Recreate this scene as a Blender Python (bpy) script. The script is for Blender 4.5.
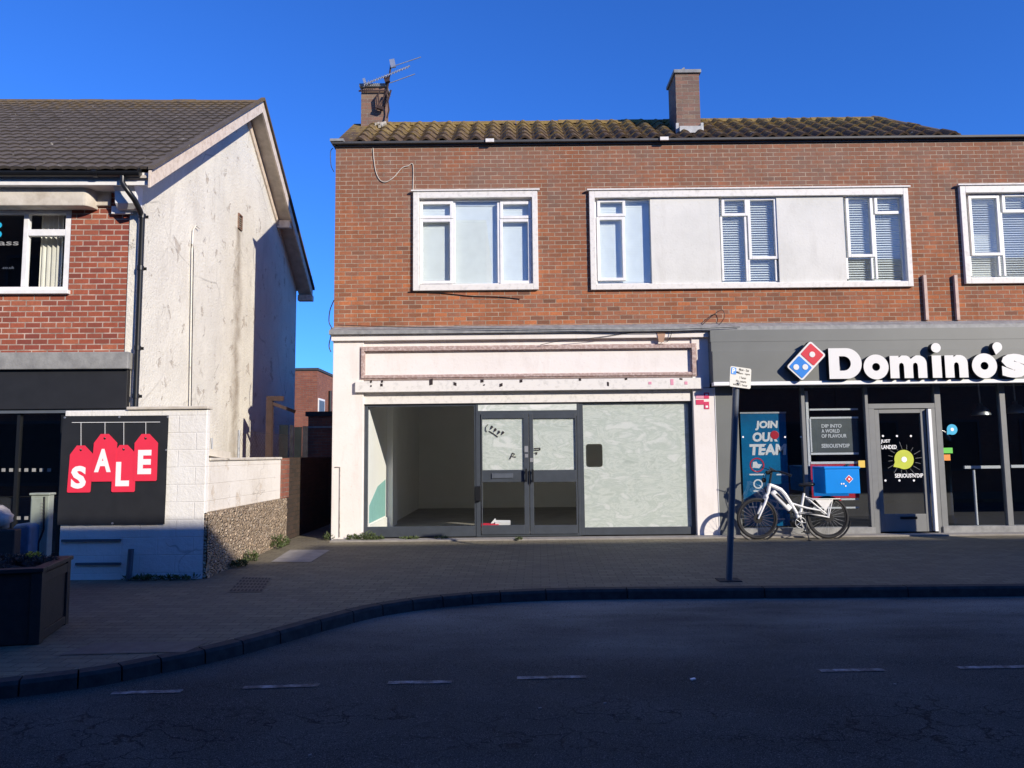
import bpy, math, random
from mathutils import Vector, Matrix
random.seed(7)
sc = bpy.context.scene
for o in list(bpy.data.objects): bpy.data.objects.remove(o)
COL = sc.collection
rad = math.radians

# ------------------------------------------------------------------ camera
F = 750.0; PITCH = 5.4; ROLL = -0.6; CAMZ = 1.40
cd = bpy.data.cameras.new('camera'); cam = bpy.data.objects.new('camera', cd); COL.objects.link(cam)
cd.sensor_width = 36; cd.lens = F/1024*36; cd.clip_start = 0.05; cd.clip_end = 3000
CM = Matrix.Translation((0,0,CAMZ)) @ Matrix.Rotation(rad(90+PITCH),4,'X') @ Matrix.Rotation(rad(ROLL),4,'Z')
cam.matrix_world = CM; sc.camera = cam
# ------------------------------------------------------------------ light
SUN_EL = 22.0; SUN_AZ = 45.0          # azimuth: degrees to the right of straight behind the camera
w = bpy.data.worlds.new('World'); sc.world = w; w.use_nodes = True
nt = w.node_tree; bg = nt.nodes['Background']
sky = nt.nodes.new('ShaderNodeTexSky'); sky.sky_type = 'NISHITA'; sky.sun_disc = False
sky.sun_elevation = rad(SUN_EL); sky.sun_rotation = rad(180-SUN_AZ)
sky.altitude = 0; sky.air_density = 1.0; sky.dust_density = 0.0; sky.ozone_density = 6.0
tint = nt.nodes.new('ShaderNodeMix'); tint.data_type='RGBA'; tint.blend_type='MULTIPLY'; tint.inputs[0].default_value=1.0; tint.inputs[7].default_value=(.49,1.04,1.92,1)
nt.links.new(sky.outputs[0], tint.inputs[6]); nt.links.new(tint.outputs[2], bg.inputs[0]); bg.inputs[1].default_value = 0.10
S = Vector((math.sin(rad(SUN_AZ))*math.cos(rad(SUN_EL)), -math.cos(rad(SUN_AZ))*math.cos(rad(SUN_EL)), math.sin(rad(SUN_EL))))
sl = bpy.data.lights.new('sun','SUN'); sl.energy = 5.0; sl.angle = rad(0.5); sl.color = (1.0,0.91,0.78)
so = bpy.data.objects.new('sun', sl); COL.objects.link(so); so.rotation_euler = S.to_track_quat('Z','Y').to_euler()
so.location = S*60
sc.view_settings.view_transform = 'Standard'; sc.view_settings.look = 'None'
sc.view_settings.exposure = 0.22; sc.view_settings.gamma = 1; sc.view_settings.use_curve_mapping = False
try:
    sc.cycles.max_bounces = 12; sc.cycles.diffuse_bounces = 8; sc.cycles.transparent_max_bounces = 16
    sc.cycles.use_denoising = True; sc.cycles.sample_clamp_indirect = 20.0
except Exception: pass

# ------------------------------------------------------------------ pixel -> place helpers
def ray(px,py):
    d = Vector(((px-512)/F, -(py-384)/F, -1.0)); return (CM.to_3x3() @ d)
def hit(px,py,p0,n):
    d = ray(px,py); o = CM.translation; n = Vector(n)
    return o + d*((Vector(p0)-o).dot(n)/d.dot(n))
def at(px,py,Y): return hit(px,py,(0,Y,0),(0,1,0))
def R(px0,py0,px1,py1,Y):
    xm=(px0+px1)/2; ym=(py0+py1)/2
    return (at(px0,ym,Y).x, at(px1,ym,Y).x, at(xm,py1,Y).z, at(xm,py0,Y).z)
SL = 0.02
def pav_z(y): return -SL*(13-y) if y<13 else 0.0
def gnd(px,py,dz=0.0): return hit(px,py,(0,13,dz),(0,-SL,1))

# ------------------------------------------------------------------ mesh helpers
WM = {}
class MB:
    def __init__(s): s.v=[]; s.f=[]; s.sm=[]; s.mi=[]; s.cur=0
    def face(s, pts, smooth=False):
        b=len(s.v); s.v += [tuple(p) for p in pts]; s.f.append(tuple(range(b,b+len(pts)))); s.sm.append(smooth); s.mi.append(s.cur)
    def mesh(s, verts, faces, smooth=False):
        b=len(s.v); s.v += [tuple(p) for p in verts]
        for f in faces: s.f.append(tuple(i+b for i in f)); s.sm.append(smooth); s.mi.append(s.cur)
    def box(s,x0,x1,y0,y1,z0,z1):
        if x0>x1: x0,x1=x1,x0
        if y0>y1: y0,y1=y1,y0
        if z0>z1: z0,z1=z1,z0
        v=[(x0,y0,z0),(x1,y0,z0),(x1,y1,z0),(x0,y1,z0),(x0,y0,z1),(x1,y0,z1),(x1,y1,z1),(x0,y1,z1)]
        s.mesh(v,[(0,3,2,1),(4,5,6,7),(0,1,5,4),(1,2,6,5),(2,3,7,6),(3,0,4,7)])
    def obox(s,c,ax,ay,az,hx,hy,hz):     # oriented box
        c=Vector(c); ax=Vector(ax).normalized()*hx; ay=Vector(ay).normalized()*hy; az=Vector(az).normalized()*hz
        v=[c+ax*i+ay*j+az*k for k in(-1,1) for (i,j) in((-1,-1),(1,-1),(1,1),(-1,1))]
        s.mesh(v,[(0,3,2,1),(4,5,6,7),(0,1,5,4),(1,2,6,5),(2,3,7,6),(3,0,4,7)])
    def bar(s,a,b,wd,ht,up=(0,0,1)):
        a=Vector(a); b=Vector(b); d=b-a; up=Vector(up)
        sd=d.cross(up)
        if sd.length<1e-6: sd=d.cross(Vector((1,0,0)))
        u=sd.cross(d); s.obox((a+b)/2,d,sd,u,d.length/2,wd/2,ht/2)
    def tube(s,pts,r,n=8,caps=True,smooth=True):
        pts=[Vector(p) for p in pts]; m=len(pts); rr=r if isinstance(r,(list,tuple)) else [r]*m
        rings=[]; prev=None
        for i,p in enumerate(pts):
            if i==0: t=pts[1]-p
            elif i==m-1: t=p-pts[i-1]
            else: t=(pts[i+1]-p).normalized()+(p-pts[i-1]).normalized()
            t.normalize()
            if prev is None:
                a=t.cross(Vector((0,0,1)))
                if a.length<1e-3: a=t.cross(Vector((0,1,0)))
            else: a=prev-t*prev.dot(t)
            a.normalize(); prev=a; b=t.cross(a)
            rings.append([p+(a*math.cos(2*math.pi*k/n)+b*math.sin(2*math.pi*k/n))*rr[i] for k in range(n)])
        v=[q for g in rings for q in g]; f=[]
        for i in range(m-1):
            for k in range(n):
                f.append((i*n+k,i*n+(k+1)%n,(i+1)*n+(k+1)%n,(i+1)*n+k))
        s.mesh(v,f,smooth)
        if caps: s.face(list(reversed(rings[0]))); s.face(rings[-1])
    def torus(s,c,axis,R_,r,n=40,m=8,a0=0,a1=2*math.pi):
        axis=Vector(axis).normalized(); u=axis.cross(Vector((0,0,1)))
        if u.length<1e-3: u=Vector((1,0,0))
        u.normalize(); v_=axis.cross(u); c=Vector(c); full=abs(a1-a0-2*math.pi)<1e-6
        k=n if full else n+1; vs=[]
        for i in range(k):
            t=a0+(a1-a0)*i/n; e=u*math.cos(t)+v_*math.sin(t)
            for j in range(m):
                q=2*math.pi*j/m; vs.append(c+e*(R_+r*math.cos(q))+axis*r*math.sin(q))
        f=[]
        for i in range(n):
            for j in range(m):
                a=i*m+j; b=i*m+(j+1)%m; i2=((i+1)%k)*m; f.append((a,b,i2+(j+1)%m,i2+j))
        s.mesh(vs,f,True)
    def lathe(s,c,axis,prof,n=24):
        axis=Vector(axis).normalized(); u=axis.cross(Vector((0,0,1)))
        if u.length<1e-3: u=Vector((1,0,0))
        u.normalize(); w_=axis.cross(u); c=Vector(c)
        rings=[[c+axis*h+(u*math.cos(2*math.pi*k/n)+w_*math.sin(2*math.pi*k/n))*max(r,1e-4) for k in range(n)] for (r,h) in prof]
        v=[q for g in rings for q in g]; f=[]
        for i in range(len(prof)-1):
            for k in range(n): f.append((i*n+k,i*n+(k+1)%n,(i+1)*n+(k+1)%n,(i+1)*n+k))
        s.mesh(v,f,True); s.face(list(reversed(rings[0]))); s.face(rings[-1])
    def prism(s,pts,a,b,axis='y'):
        # pts 2-D outline extruded from a to b along axis
        mk={'y':lambda p,t:(p[0],t,p[1]),'x':lambda p,t:(t,p[0],p[1]),'z':lambda p,t:(p[0],p[1],t)}[axis]
        A=[mk(p,a) for p in pts]; B=[mk(p,b) for p in pts]; n=len(pts)
        s.mesh(A+B,[tuple(range(n)),tuple(range(2*n-1,n-1,-1))]+[(i,i+n,(i+1)%n+n,(i+1)%n) for i in range(n)])
    def ring(s,o,i,y0,y1):
        s.box(o[0],i[0],y0,y1,o[2],o[3]); s.box(i[1],o[1],y0,y1,o[2],o[3])
        s.box(i[0],i[1],y0,y1,o[2],i[2]); s.box(i[0],i[1],y0,y1,i[3],o[3])
    def wall(s,x0,x1,z0,z1,holes,y0,y1):
        xs=sorted({x0,x1,*[min(max(h[k],x0),x1) for h in holes for k in(0,1)]}); zs=sorted({z0,z1,*[min(max(h[k],z0),z1) for h in holes for k in(2,3)]})
        for i in range(len(xs)-1):
            for j in range(len(zs)-1):
                cx=(xs[i]+xs[i+1])/2; cz=(zs[j]+zs[j+1])/2
                if any(h[0]<cx<h[1] and h[2]<cz<h[3] for h in holes): continue
                a,b,c,d=xs[i],xs[i+1],zs[j],zs[j+1]
                s.face([(a,y0,c),(b,y0,c),(b,y0,d),(a,y0,d)]); s.face([(b,y1,c),(a,y1,c),(a,y1,d),(b,y1,d)])
        for (a,b,c,d) in holes+[(x1,x0,z0,z1)]:
            s.face([(a,y0,c),(a,y1,c),(a,y1,d),(a,y0,d)]); s.face([(b,y0,c),(b,y0,d),(b,y1,d),(b,y1,c)])
        for (a,b,c,d) in holes+[(x0,x1,z1,z0)]:
            s.face([(a,y0,c),(b,y0,c),(b,y1,c),(a,y1,c)]); s.face([(a,y0,d),(a,y1,d),(b,y1,d),(b,y0,d)])
    def build(s,name,mats,parent=None,world=True,bevel=0,fix=False):
        me=bpy.data.meshes.new(name); me.from_pydata(s.v,[],s.f); me.update()
        uv=me.uv_layers.new(name='UVMap'); ld=uv.data
        for p in me.polygons:
            n=p.normal; ax=abs(n.x); ay=abs(n.y); az=abs(n.z)
            for li in p.loop_indices:
                c=me.vertices[me.loops[li].vertex_index].co
                if az>=ax and az>=ay: ld[li].uv=(c.x,c.y)
                elif ay>=ax: ld[li].uv=(c.x,c.z)
                else: ld[li].uv=(c.y+0.11,c.z)
            p.use_smooth=s.sm[p.index]; p.material_index=s.mi[p.index]
        for m in (mats if isinstance(mats,(list,tuple)) else [mats]): me.materials.append(m)
        if fix:
            import bmesh
            bm=bmesh.new(); bm.from_mesh(me); bmesh.ops.remove_doubles(bm,verts=bm.verts,dist=1e-4); bmesh.ops.recalc_face_normals(bm,faces=bm.faces); bm.to_mesh(me); bm.free()
        o=bpy.data.objects.new(name,me); COL.objects.link(o)
        if parent is not None:
            o.parent=parent; WM[o]=WM[parent]
            if world: me.transform(WM[parent].inverted())
        else: WM[o]=Matrix.Identity(4)
        if bevel:
            b=o.modifiers.new('bevel','BEVEL'); b.width=bevel; b.segments=2; b.limit_method='ANGLE'; b.angle_limit=rad(50)
        return o
def tag(o,label=None,cat=None,group=None,kind=None):
    if label: o['label']=label
    if cat: o['category']=cat
    if group: o['group']=group
    if kind: o['kind']=kind
    return o
def empty(name,loc,label,cat,group=None,rz=0):
    o=bpy.data.objects.new(name,None); COL.objects.link(o); o.location=loc; o.rotation_euler=(0,0,rz); o.empty_display_size=.1
    WM[o]=Matrix.Translation(loc) @ Matrix.Rotation(rz,4,'Z'); return tag(o,label,cat,group)
def copy_tree(o,parent=None):
    c=o.copy(); COL.objects.link(c); WM[c]=WM[o].copy()
    if parent is not None: c.parent=parent
    for ch in list(o.children): copy_tree(ch,c)
    return c
def from_curve(cu,name,mats,parent,mx,world=True):
    t=bpy.data.objects.new('tmp',cu); COL.objects.link(t); dg=bpy.context.evaluated_depsgraph_get(); dg.update()
    me=bpy.data.meshes.new_from_object(t.evaluated_get(dg)); bpy.data.objects.remove(t); bpy.data.curves.remove(cu)
    me.name=name; me.materials.clear(); me.materials.append(mats); me.transform(mx)
    for pl in me.polygons: pl.use_smooth=False; pl.material_index=0
    o=bpy.data.objects.new(name,me); COL.objects.link(o)
    if parent is not None:
        o.parent=parent; WM[o]=WM[parent]
        if world: me.transform(WM[parent].inverted())
    else: WM[o]=Matrix.Identity(4)
    return o
UP = Matrix.Rotation(rad(90),4,'X')          # text/curve plane -> faces -y
def text(body,name,mat,parent,x,y,z,h,width=None,bold=0.0,ext=0.003,rot=0.0,align='CENTER',world=True,shear=0,spacing=1.0,line=1.0):
    cu=bpy.data.curves.new('t','FONT'); cu.body=body; cu.size=1; cu.align_x=align; cu.align_y='CENTER'; cu.offset=bold; cu.extrude=0.0; cu.resolution_u=3
    cu.shear=shear; cu.space_character=spacing; cu.space_line=line
    t=bpy.data.objects.new('tmp',cu); COL.objects.link(t); dg=bpy.context.evaluated_depsgraph_get(); dg.update()
    me=bpy.data.meshes.new_from_object(t.evaluated_get(dg)); bpy.data.objects.remove(t); bpy.data.curves.remove(cu)
    xs=[v.co.x for v in me.vertices]; ys=[v.co.y for v in me.vertices]
    sy=h/(max(ys)-min(ys)); sx=sy if width is None else width/(max(xs)-min(xs))
    cx=(max(xs)+min(xs))/2 if align=='CENTER' else min(xs); cy=(max(ys)+min(ys))/2
    me.transform(Matrix.Translation((x,y,z)) @ Matrix.Rotation(rot,4,'Y') @ UP @ Matrix.Diagonal((sx,sy,1,1)) @ Matrix.Translation((-cx,-cy,0)))
    me.name=name; me.materials.clear(); me.materials.append(mat)
    if ext:
        import bmesh
        bm=bmesh.new(); bm.from_mesh(me); g=bmesh.ops.extrude_face_region(bm,geom=bm.faces[:])
        bmesh.ops.translate(bm,verts=[e for e in g['geom'] if isinstance(e,bmesh.types.BMVert)],vec=(0,-ext,0)); bmesh.ops.recalc_face_normals(bm,faces=bm.faces); bm.to_mesh(me); bm.free()
    for pl in me.polygons: pl.use_smooth=False; pl.material_index=0
    o=bpy.data.objects.new(name,me); COL.objects.link(o)
    if parent is not None:
        o.parent=parent; WM[o]=WM[parent]
        if world: me.transform(WM[parent].inverted())
    else: WM[o]=Matrix.Identity(4)
    return o
def shape(loops,name,mat,parent,y0,y1,world=True,single=False):
    """2-D outlines with holes (x,z), extruded between y0 (front) and y1."""
    cu=bpy.data.curves.new('s','CURVE'); cu.dimensions='2D'; cu.fill_mode='BOTH' if not single else 'BOTH'; cu.extrude=0 if single else abs(y1-y0)/2
    for lp in loops:
        sp=cu.splines.new('POLY'); sp.points.add(len(lp)-1); sp.use_cyclic_u=True
        for p,q in zip(sp.points,lp): p.co=(q[0],q[1],0,1)
    return from_curve(cu,name,mat,parent,Matrix.Translation((0,(y0+y1)/2,0)) @ UP,world)
def circ(cx,cz,r,n=32,a0=0,a1=360): 
    k=n if a1-a0>=360 else n+1
    return [(cx+r*math.cos(rad(a0+(a1-a0)*i/n)),cz+r*math.sin(rad(a0+(a1-a0)*i/n))) for i in range(k)]

# ------------------------------------------------------------------ materials
class NT:
    def __init__(s,name):
        s.m=bpy.data.materials.new(name); s.m.use_nodes=True; s.t=s.m.node_tree; s.b=s.t.nodes['Principled BSDF']; s.out=s.t.nodes['Material Output']
    def n(s,typ,**kw):
        x=s.t.nodes.new(typ)
        for k,v in kw.items(): setattr(x,k,v)
        return x
    def l(s,a,b): s.t.links.new(a,b)
    def math(s,op,a,b=None,c=None):
        x=s.n('ShaderNodeMath',operation=op)
        for i,v in enumerate((a,b,c)):
            if v is None: continue
            if isinstance(v,(int,float)): x.inputs[i].default_value=v
            else: s.l(v,x.inputs[i])
        return x.outputs[0]
    def uv(s): return s.n('ShaderNodeUVMap').outputs[0]
    def pos(s): return s.n('ShaderNodeNewGeometry').outputs['Position']
    def noise(s,vec,scale,detail=4,rough=.55,dist=0):
        x=s.n('ShaderNodeTexNoise'); x.inputs['Scale'].default_value=scale; x.inputs['Detail'].default_value=detail
        x.inputs['Roughness'].default_value=rough; x.inputs['Distortion'].default_value=dist
        if vec is not None: s.l(vec,x.inputs['Vector'])
        return x.outputs['Fac']
    def mapping(s,vec,scale=(1,1,1),loc=(0,0,0),rot=(0,0,0)):
        x=s.n('ShaderNodeMapping'); x.inputs['Scale'].default_value=scale; x.inputs['Location'].default_value=loc; x.inputs['Rotation'].default_value=rot
        s.l(vec,x.inputs['Vector']); return x.outputs[0]
    def ramp(s,fac,stops,interp='LINEAR'):
        x=s.n('ShaderNodeValToRGB'); cr=x.color_ramp; cr.interpolation=interp
        while len(cr.elements)<len(stops): cr.elements.new(.5)
        for e,(p,c) in zip(cr.elements,stops):
            e.position=p; e.color=(c,c,c,1) if isinstance(c,(int,float)) else (*c,1)
        s.l(fac,x.inputs[0]); return x.outputs[0]
    def mix(s,fac,a,b,mode='MIX'):
        x=s.n('ShaderNodeMix',data_type='RGBA',blend_type=mode)
        for i,v in ((0,fac),(6,a),(7,b)):
            if isinstance(v,(int,float)): x.inputs[i].default_value=v
            elif isinstance(v,tuple): x.inputs[i].default_value=(*v,1)
            else: s.l(v,x.inputs[i])
        return x.outputs[2]
    def bump(s,h,strength=.3,dist=.01):
        x=s.n('ShaderNodeBump'); x.inputs['Strength'].default_value=strength; x.inputs['Distance'].default_value=dist
        s.l(h,x.inputs['Height']); s.l(x.outputs[0],s.b.inputs['Normal'])
    def set(s,col=None,rough=None,metal=0,spec=None):
        if col is not None:
            if isinstance(col,tuple): s.b.inputs['Base Color'].default_value=(*col,1)
            else: s.l(col,s.b.inputs['Base Color'])
        if rough is not None:
            if isinstance(rough,(int,float)): s.b.inputs['Roughness'].default_value=rough
            else: s.l(rough,s.b.inputs['Roughness'])
        s.b.inputs['Metallic'].default_value=metal
        if spec is not None: s.b.inputs['Specular IOR Level'].default_value=spec
        return s.m
def simple(name,col,rough=.55,metal=0,var=.25,scale=6,bump=.0,bscale=60,spec=None,col2=None,thr=(.35,.7)):
    t=NT(name); p=t.pos()
    n=t.noise(p,scale,5,.6)
    c2=col2 or tuple(c*(1-var) for c in col)
    c=t.mix(t.ramp(n,[(thr[0],0.0),(thr[1],1.0)]),col,c2)
    if bump: t.bump(t.noise(p,bscale,4),bump,.01)
    return t.set(c,rough,metal,spec)
def brick(name,cols,mortar,mh=.006,rowh=.075,bw=.225,off=.5,low=None,top=None,grime=.35,bump=.5,squash=None,patch=None,z_top=6.7,z_low=4.0):
    t=NT(name); uv=t.uv()
    x=t.n('ShaderNodeTexBrick'); t.l(uv,x.inputs['Vector'])
    x.inputs['Scale'].default_value=1; x.inputs['Brick Width'].default_value=bw; x.inputs['Row Height'].default_value=rowh
    x.inputs['Mortar Size'].default_value=mh; x.inputs['Mortar Smooth'].default_value=.25; x.offset=off; x.offset_frequency=2; x.squash=1
    sp=t.n('ShaderNodeSeparateXYZ'); t.l(uv,sp.inputs[0])
    row=t.math('FLOOR',t.math('DIVIDE',sp.outputs[1],rowh))
    odd=t.math('SUBTRACT',1.0,t.math('FLOORED_MODULO',row,2.0))
    colm=t.math('FLOOR',t.math('DIVIDE',t.math('ADD',sp.outputs[0],t.math('MULTIPLY',odd,bw*off)),bw))
    cb=t.n('ShaderNodeCombineXYZ'); t.l(colm,cb.inputs[0]); t.l(row,cb.inputs[1])
    wn=t.n('ShaderNodeTexWhiteNoise',noise_dimensions='2D'); t.l(cb.outputs[0],wn.inputs['Vector'])
    k=len(cols); c=t.ramp(wn.outputs['Value'],[(i/(k-1)*.999,cc) for i,cc in enumerate(cols)])
    p=t.pos()
    c=t.mix(t.math('MULTIPLY',t.ramp(t.noise(p,35,4,.7),[(.35,0.),(.75,1.)]),.45),c,tuple(q*.55 for q in cols[0]))
    if top or low:
        zs=t.n('ShaderNodeSeparateXYZ'); t.l(p,zs.inputs[0])
        h=t.math('ADD',t.math('DIVIDE',t.math('SUBTRACT',zs.outputs[2],z_low),z_top-z_low),t.math('MULTIPLY',t.math('SUBTRACT',t.noise(p,.9,5,.65),.5),1.5))
        c=t.mix(t.math('MULTIPLY',t.ramp(h,[(.2,0.),(.85,1.)]),.7),c,top)
    if patch: c=t.mix(t.math('MULTIPLY',t.ramp(t.noise(t.mapping(p,(1,1,1.6)),1.1,6,.7),[(.54,0.),(.68,1.)]),.5),c,patch)
    g=t.ramp(t.noise(t.mapping(p,(1.4,1.4,.5)),1.3,5,.65),[(.42,0.),(.72,1.)])
    c=t.mix(t.math('MULTIPLY',g,grime),c,tuple(q*.45 for q in cols[len(cols)//2]))
    sk=t.ramp(t.noise(t.mapping(p,(3.2,3.2,.28)),1.6,6,.7),[(.52,0.),(.70,1.)]); c=t.mix(t.math('MULTIPLY',sk,grime*.8),c,tuple(q*.4 for q in cols[len(cols)//2]))
    mo=t.mix(t.ramp(t.noise(p,5,5,.7),[(.35,0.),(.65,1.)]),mortar,tuple(q*.45 for q in mortar))
    c=t.mix(x.outputs['Fac'],c,mo)
    hgt=t.math('SUBTRACT',t.math('MULTIPLY',t.noise(p,60,3),.35),t.math('MULTIPLY',x.outputs['Fac'],1.0))
    t.bump(hgt,bump,.012)
    return t.set(c,.88,0,.25)
def render_wall(name,base,stain,dark,blocks=None,paint_off=None,streak=1.0,vent=False,bmp=.35,crack=.7,joint=.35):
    t=NT(name); p=t.pos(); uv=t.uv()
    c=t.mix(t.ramp(t.noise(p,1.1,6,.62),[(.38,0.),(.72,1.)]),base,stain)
    st=t.noise(t.mapping(p,(2.2,2.2,.5)),1.3,7,.7,.5)
    c=t.mix(t.math('MULTIPLY',t.ramp(st,[(.52,0.),(.74,1.)]),.55*streak),c,dark)
    c=t.mix(t.math('MULTIPLY',t.ramp(t.noise(p,22,5,.7),[(.58,0.),(.70,1.)]),.35),c,dark)
    h=t.math('ADD',t.noise(p,26,6,.6),t.math('MULTIPLY',t.noise(p,5,6,.6),.8))
    if vent:
        su=t.n('ShaderNodeSeparateXYZ'); t.l(uv,su.inputs[0]); d=t.math('ABSOLUTE',t.math('SUBTRACT',t.math('ADD',su.outputs[0],t.math('MULTIPLY',t.noise(p,2.5,5),.5)),VENTU+.25))
        rr=t.math('MULTIPLY',t.ramp(d,[(.02,1.),(.28,0.)]),t.ramp(su.outputs[1],[(0.,1.),(1.,1.)]))
        below=t.math('LESS_THAN',su.outputs[1],VENTZ); c=t.mix(t.math('MULTIPLY',t.math('MULTIPLY',rr,below),t.ramp(t.noise(p,3.,6,.7),[(.3,.25),(.65,.95)])),c,(.32,.27,.21))
    if paint_off:
        q=t.ramp(t.noise(p,2.7,8,.68,.4),[(.60,0.),(.64,1.)])
        c=t.mix(t.math('MULTIPLY',q,.8),c,paint_off); h=t.math('SUBTRACT',h,t.math('MULTIPLY',q,.5))
    vo=t.n('ShaderNodeTexVoronoi',feature='DISTANCE_TO_EDGE'); t.l(t.mapping(t.mix(.35,p,t.n('ShaderNodeTexNoise').outputs['Color']),(.8,.8,.55)),vo.inputs['Vector']); vo.inputs['Scale'].default_value=1.6
    ck=t.math('MULTIPLY',t.ramp(vo.outputs['Distance'],[(.0,1.),(.012,0.)]),t.ramp(t.noise(p,.8,3),[(.5,0.),(.6,1.)]))
    c=t.mix(t.math('MULTIPLY',ck,crack),c,tuple(v*.5 for v in dark))
    if blocks:
        x=t.n('ShaderNodeTexBrick'); t.l(uv,x.inputs['Vector']); x.inputs['Scale'].default_value=1; x.inputs['Brick Width'].default_value=blocks[0]; x.inputs['Row Height'].default_value=blocks[1]
        x.inputs['Mortar Size'].default_value=.008; x.inputs['Mortar Smooth'].default_value=.6
        fac=t.math('MULTIPLY',x.outputs['Fac'],t.ramp(t.noise(p,2.2,4),[(.3,.15),(.6,1.)]))
        c=t.mix(t.math('MULTIPLY',fac,joint),c,dark); h=t.math('SUBTRACT',h,t.math('MULTIPLY',fac,1.6))
    t.bump(h,bmp,.02)
    return t.set(c,.8,0,.25)
def glass(name,tint=(1,1,1),f0=.06,rough=.0):
    t=NT(name); lw=t.n('ShaderNodeLayerWeight'); lw.inputs[0].default_value=.5
    fr=t.math('ADD',f0,t.math('MULTIPLY',t.math('POWER',lw.outputs['Facing'],5.0),1-f0))
    tr=t.n('ShaderNodeBsdfTransparent'); tr.inputs[0].default_value=(*tint,1); gl=t.n('ShaderNodeBsdfGlossy'); gl.inputs['Roughness'].default_value=rough
    gl.inputs['Color'].default_value=(.95,.97,1,1)
    mx=t.n('ShaderNodeMixShader'); t.l(fr,mx.inputs[0]); t.l(tr.outputs[0],mx.inputs[1]); t.l(gl.outputs[0],mx.inputs[2])
    t.l(mx.outputs[0],t.out.inputs['Surface']); return t.m
m={}
VENTU=4.23; VENTZ=5.85
m['brick']=brick('orange brown brick',[(.17,.085,.056),(.44,.155,.07),(.31,.13,.075),(.54,.18,.07),(.21,.10,.065),(.40,.145,.075),(.27,.13,.085)],(.46,.36,.26),mh=.007,grime=.65,top=(.19,.12,.09),patch=(.46,.15,.06),z_low=4.0,z_top=6.5)
m['brick_old']=brick('weathered chimney brick',[(.23,.14,.105),(.31,.17,.12),(.19,.125,.10),(.28,.19,.13)],(.32,.27,.21))
m['brick_red']=brick('dark red brick',[(.29,.072,.045),(.38,.105,.058),(.21,.058,.045),(.43,.14,.075),(.26,.07,.05),(.33,.09,.052)],(.56,.42,.34),mh=.009,bw=.205,grime=.3)
m['brick_back']=brick('back yard brick',[(.30,.11,.07),(.24,.09,.065),(.34,.13,.08)],(.25,.2,.16))
m['brick_shade_tone']=brick('brick in painted shade',[(.06,.045,.036),(.08,.054,.042),(.05,.04,.034)],(.065,.055,.046))  # near-black tone carries the main building's shade in the brick colour
m['brick_opp']=brick('opposite brick',[(.25,.10,.07),(.30,.12,.08),(.2,.09,.07)],(.3,.25,.2))
m['gable']=render_wall('cracked white render',(.75,.72,.635),(.63,.60,.53),(.42,.385,.33),streak=.6,paint_off=(.46,.40,.33),vent=True,bmp=.7,crack=.5)
m['white_block']=render_wall('white painted blockwork',(.76,.745,.71),(.70,.67,.62),(.5,.46,.4),blocks=(.44,.215),streak=.5,joint=.22)
m['white_low']=render_wall('flaking white blockwork',(.72,.68,.62),(.60,.55,.48),(.5,.44,.37),blocks=(.44,.215),streak=.6,paint_off=(.55,.47,.38))
m['shop_white']=render_wall('shopfront white paint',(.79,.745,.705),(.73,.68,.63),(.56,.48,.42),streak=.7,bmp=.12,crack=0.0)
m['spandrel']=render_wall('pale rendered panel',(.70,.69,.64),(.60,.595,.55),(.46,.44,.39),streak=.8,bmp=.12,crack=0.0)
m['frame_white']=simple('white window frame',(.82,.81,.79),.4,var=.14,scale=9)
m['surround']=simple('weathered white timber',(.74,.71,.66),.6,var=.3,scale=14,thr=(.5,.8))
m['moulding']=simple('bare weathered moulding',(.36,.25,.22),.75,var=.45,scale=22,bump=.2,col2=(.6,.5,.46),thr=(.45,.7))
m['anthracite']=simple('anthracite aluminium',(.052,.062,.076),.42,var=.2)
m['grey_panel']=simple('grey painted panel',(.150,.158,.150),.45,var=.10,scale=2)
m['grey_frame']=simple('grey shopfront frame',(.20,.205,.205),.42,var=.12)
m['white_trim']=simple('white trim',(.85,.85,.85),.4,var=.05)
m['lead']=simple('lead flashing',(.20,.205,.205),.6,var=.4,scale=9,bump=.3,bscale=18,col2=(.33,.33,.32))
m['lead_pale']=simple('pale lead apron',(.48,.48,.46),.6,var=.35,scale=12)
m['coping']=simple('dark coping',(.055,.055,.055),.6,var=.3)
m['concrete']=simple('pale concrete',(.60,.55,.47),.85,scale=5,bump=.3,bscale=40,col2=(.40,.35,.28),thr=(.4,.75))
m['concrete_grey']=simple('grey concrete',(.30,.30,.29),.85,scale=6,bump=.3,bscale=40,col2=(.18,.18,.18))
m['black_plastic']=simple('black plastic',(.012,.013,.015),.35,var=.2)
m['black_board']=simple('matt black board',(.016,.017,.02),.6,var=.25)
m['barge']=simple('peeling cream timber',(.68,.58,.48),.7,scale=10,bump=.2,col2=(.45,.36,.28),thr=(.45,.75))
m['soffit']=simple('soffit boards',(.56,.50,.43),.75,scale=5,col2=(.40,.35,.29))
m['glass']=glass('window glass',(.985,.995,.99),.04)
m['glass_up']=glass('upper window glass',(.93,.96,.97),.05)
m['glass_dark']=glass('tinted shop glass',(.90,.92,.93),.09)
m['blind']=simple('white blind slats',(.86,.86,.82),.6,var=.08)
m['curtain']=simple('cream curtain',(.72,.70,.62),.8,var=.12)
m['interior']=simple('pale interior plaster',(.88,.875,.85),.85,scale=1.5,col2=(.83,.82,.79))
m['interior_floor']=simple('bare shop floor',(.34,.32,.29),.7,scale=2.5,col2=(.24,.225,.205))
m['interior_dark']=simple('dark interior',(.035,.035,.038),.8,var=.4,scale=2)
m['teal']=simple('teal paint',(.28,.55,.52),.7,var=.15)
m['red']=simple('sale red',(.80,.035,.075),.5,var=.05)
m['white_ink']=simple('white lettering',(.88,.88,.88),.5,var=.03)
m['logo_red']=simple('logo red',(.62,.014,.04),.4,var=.03)
m['logo_blue']=simple('logo blue',(.004,.2,.66),.4,var=.03)
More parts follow.
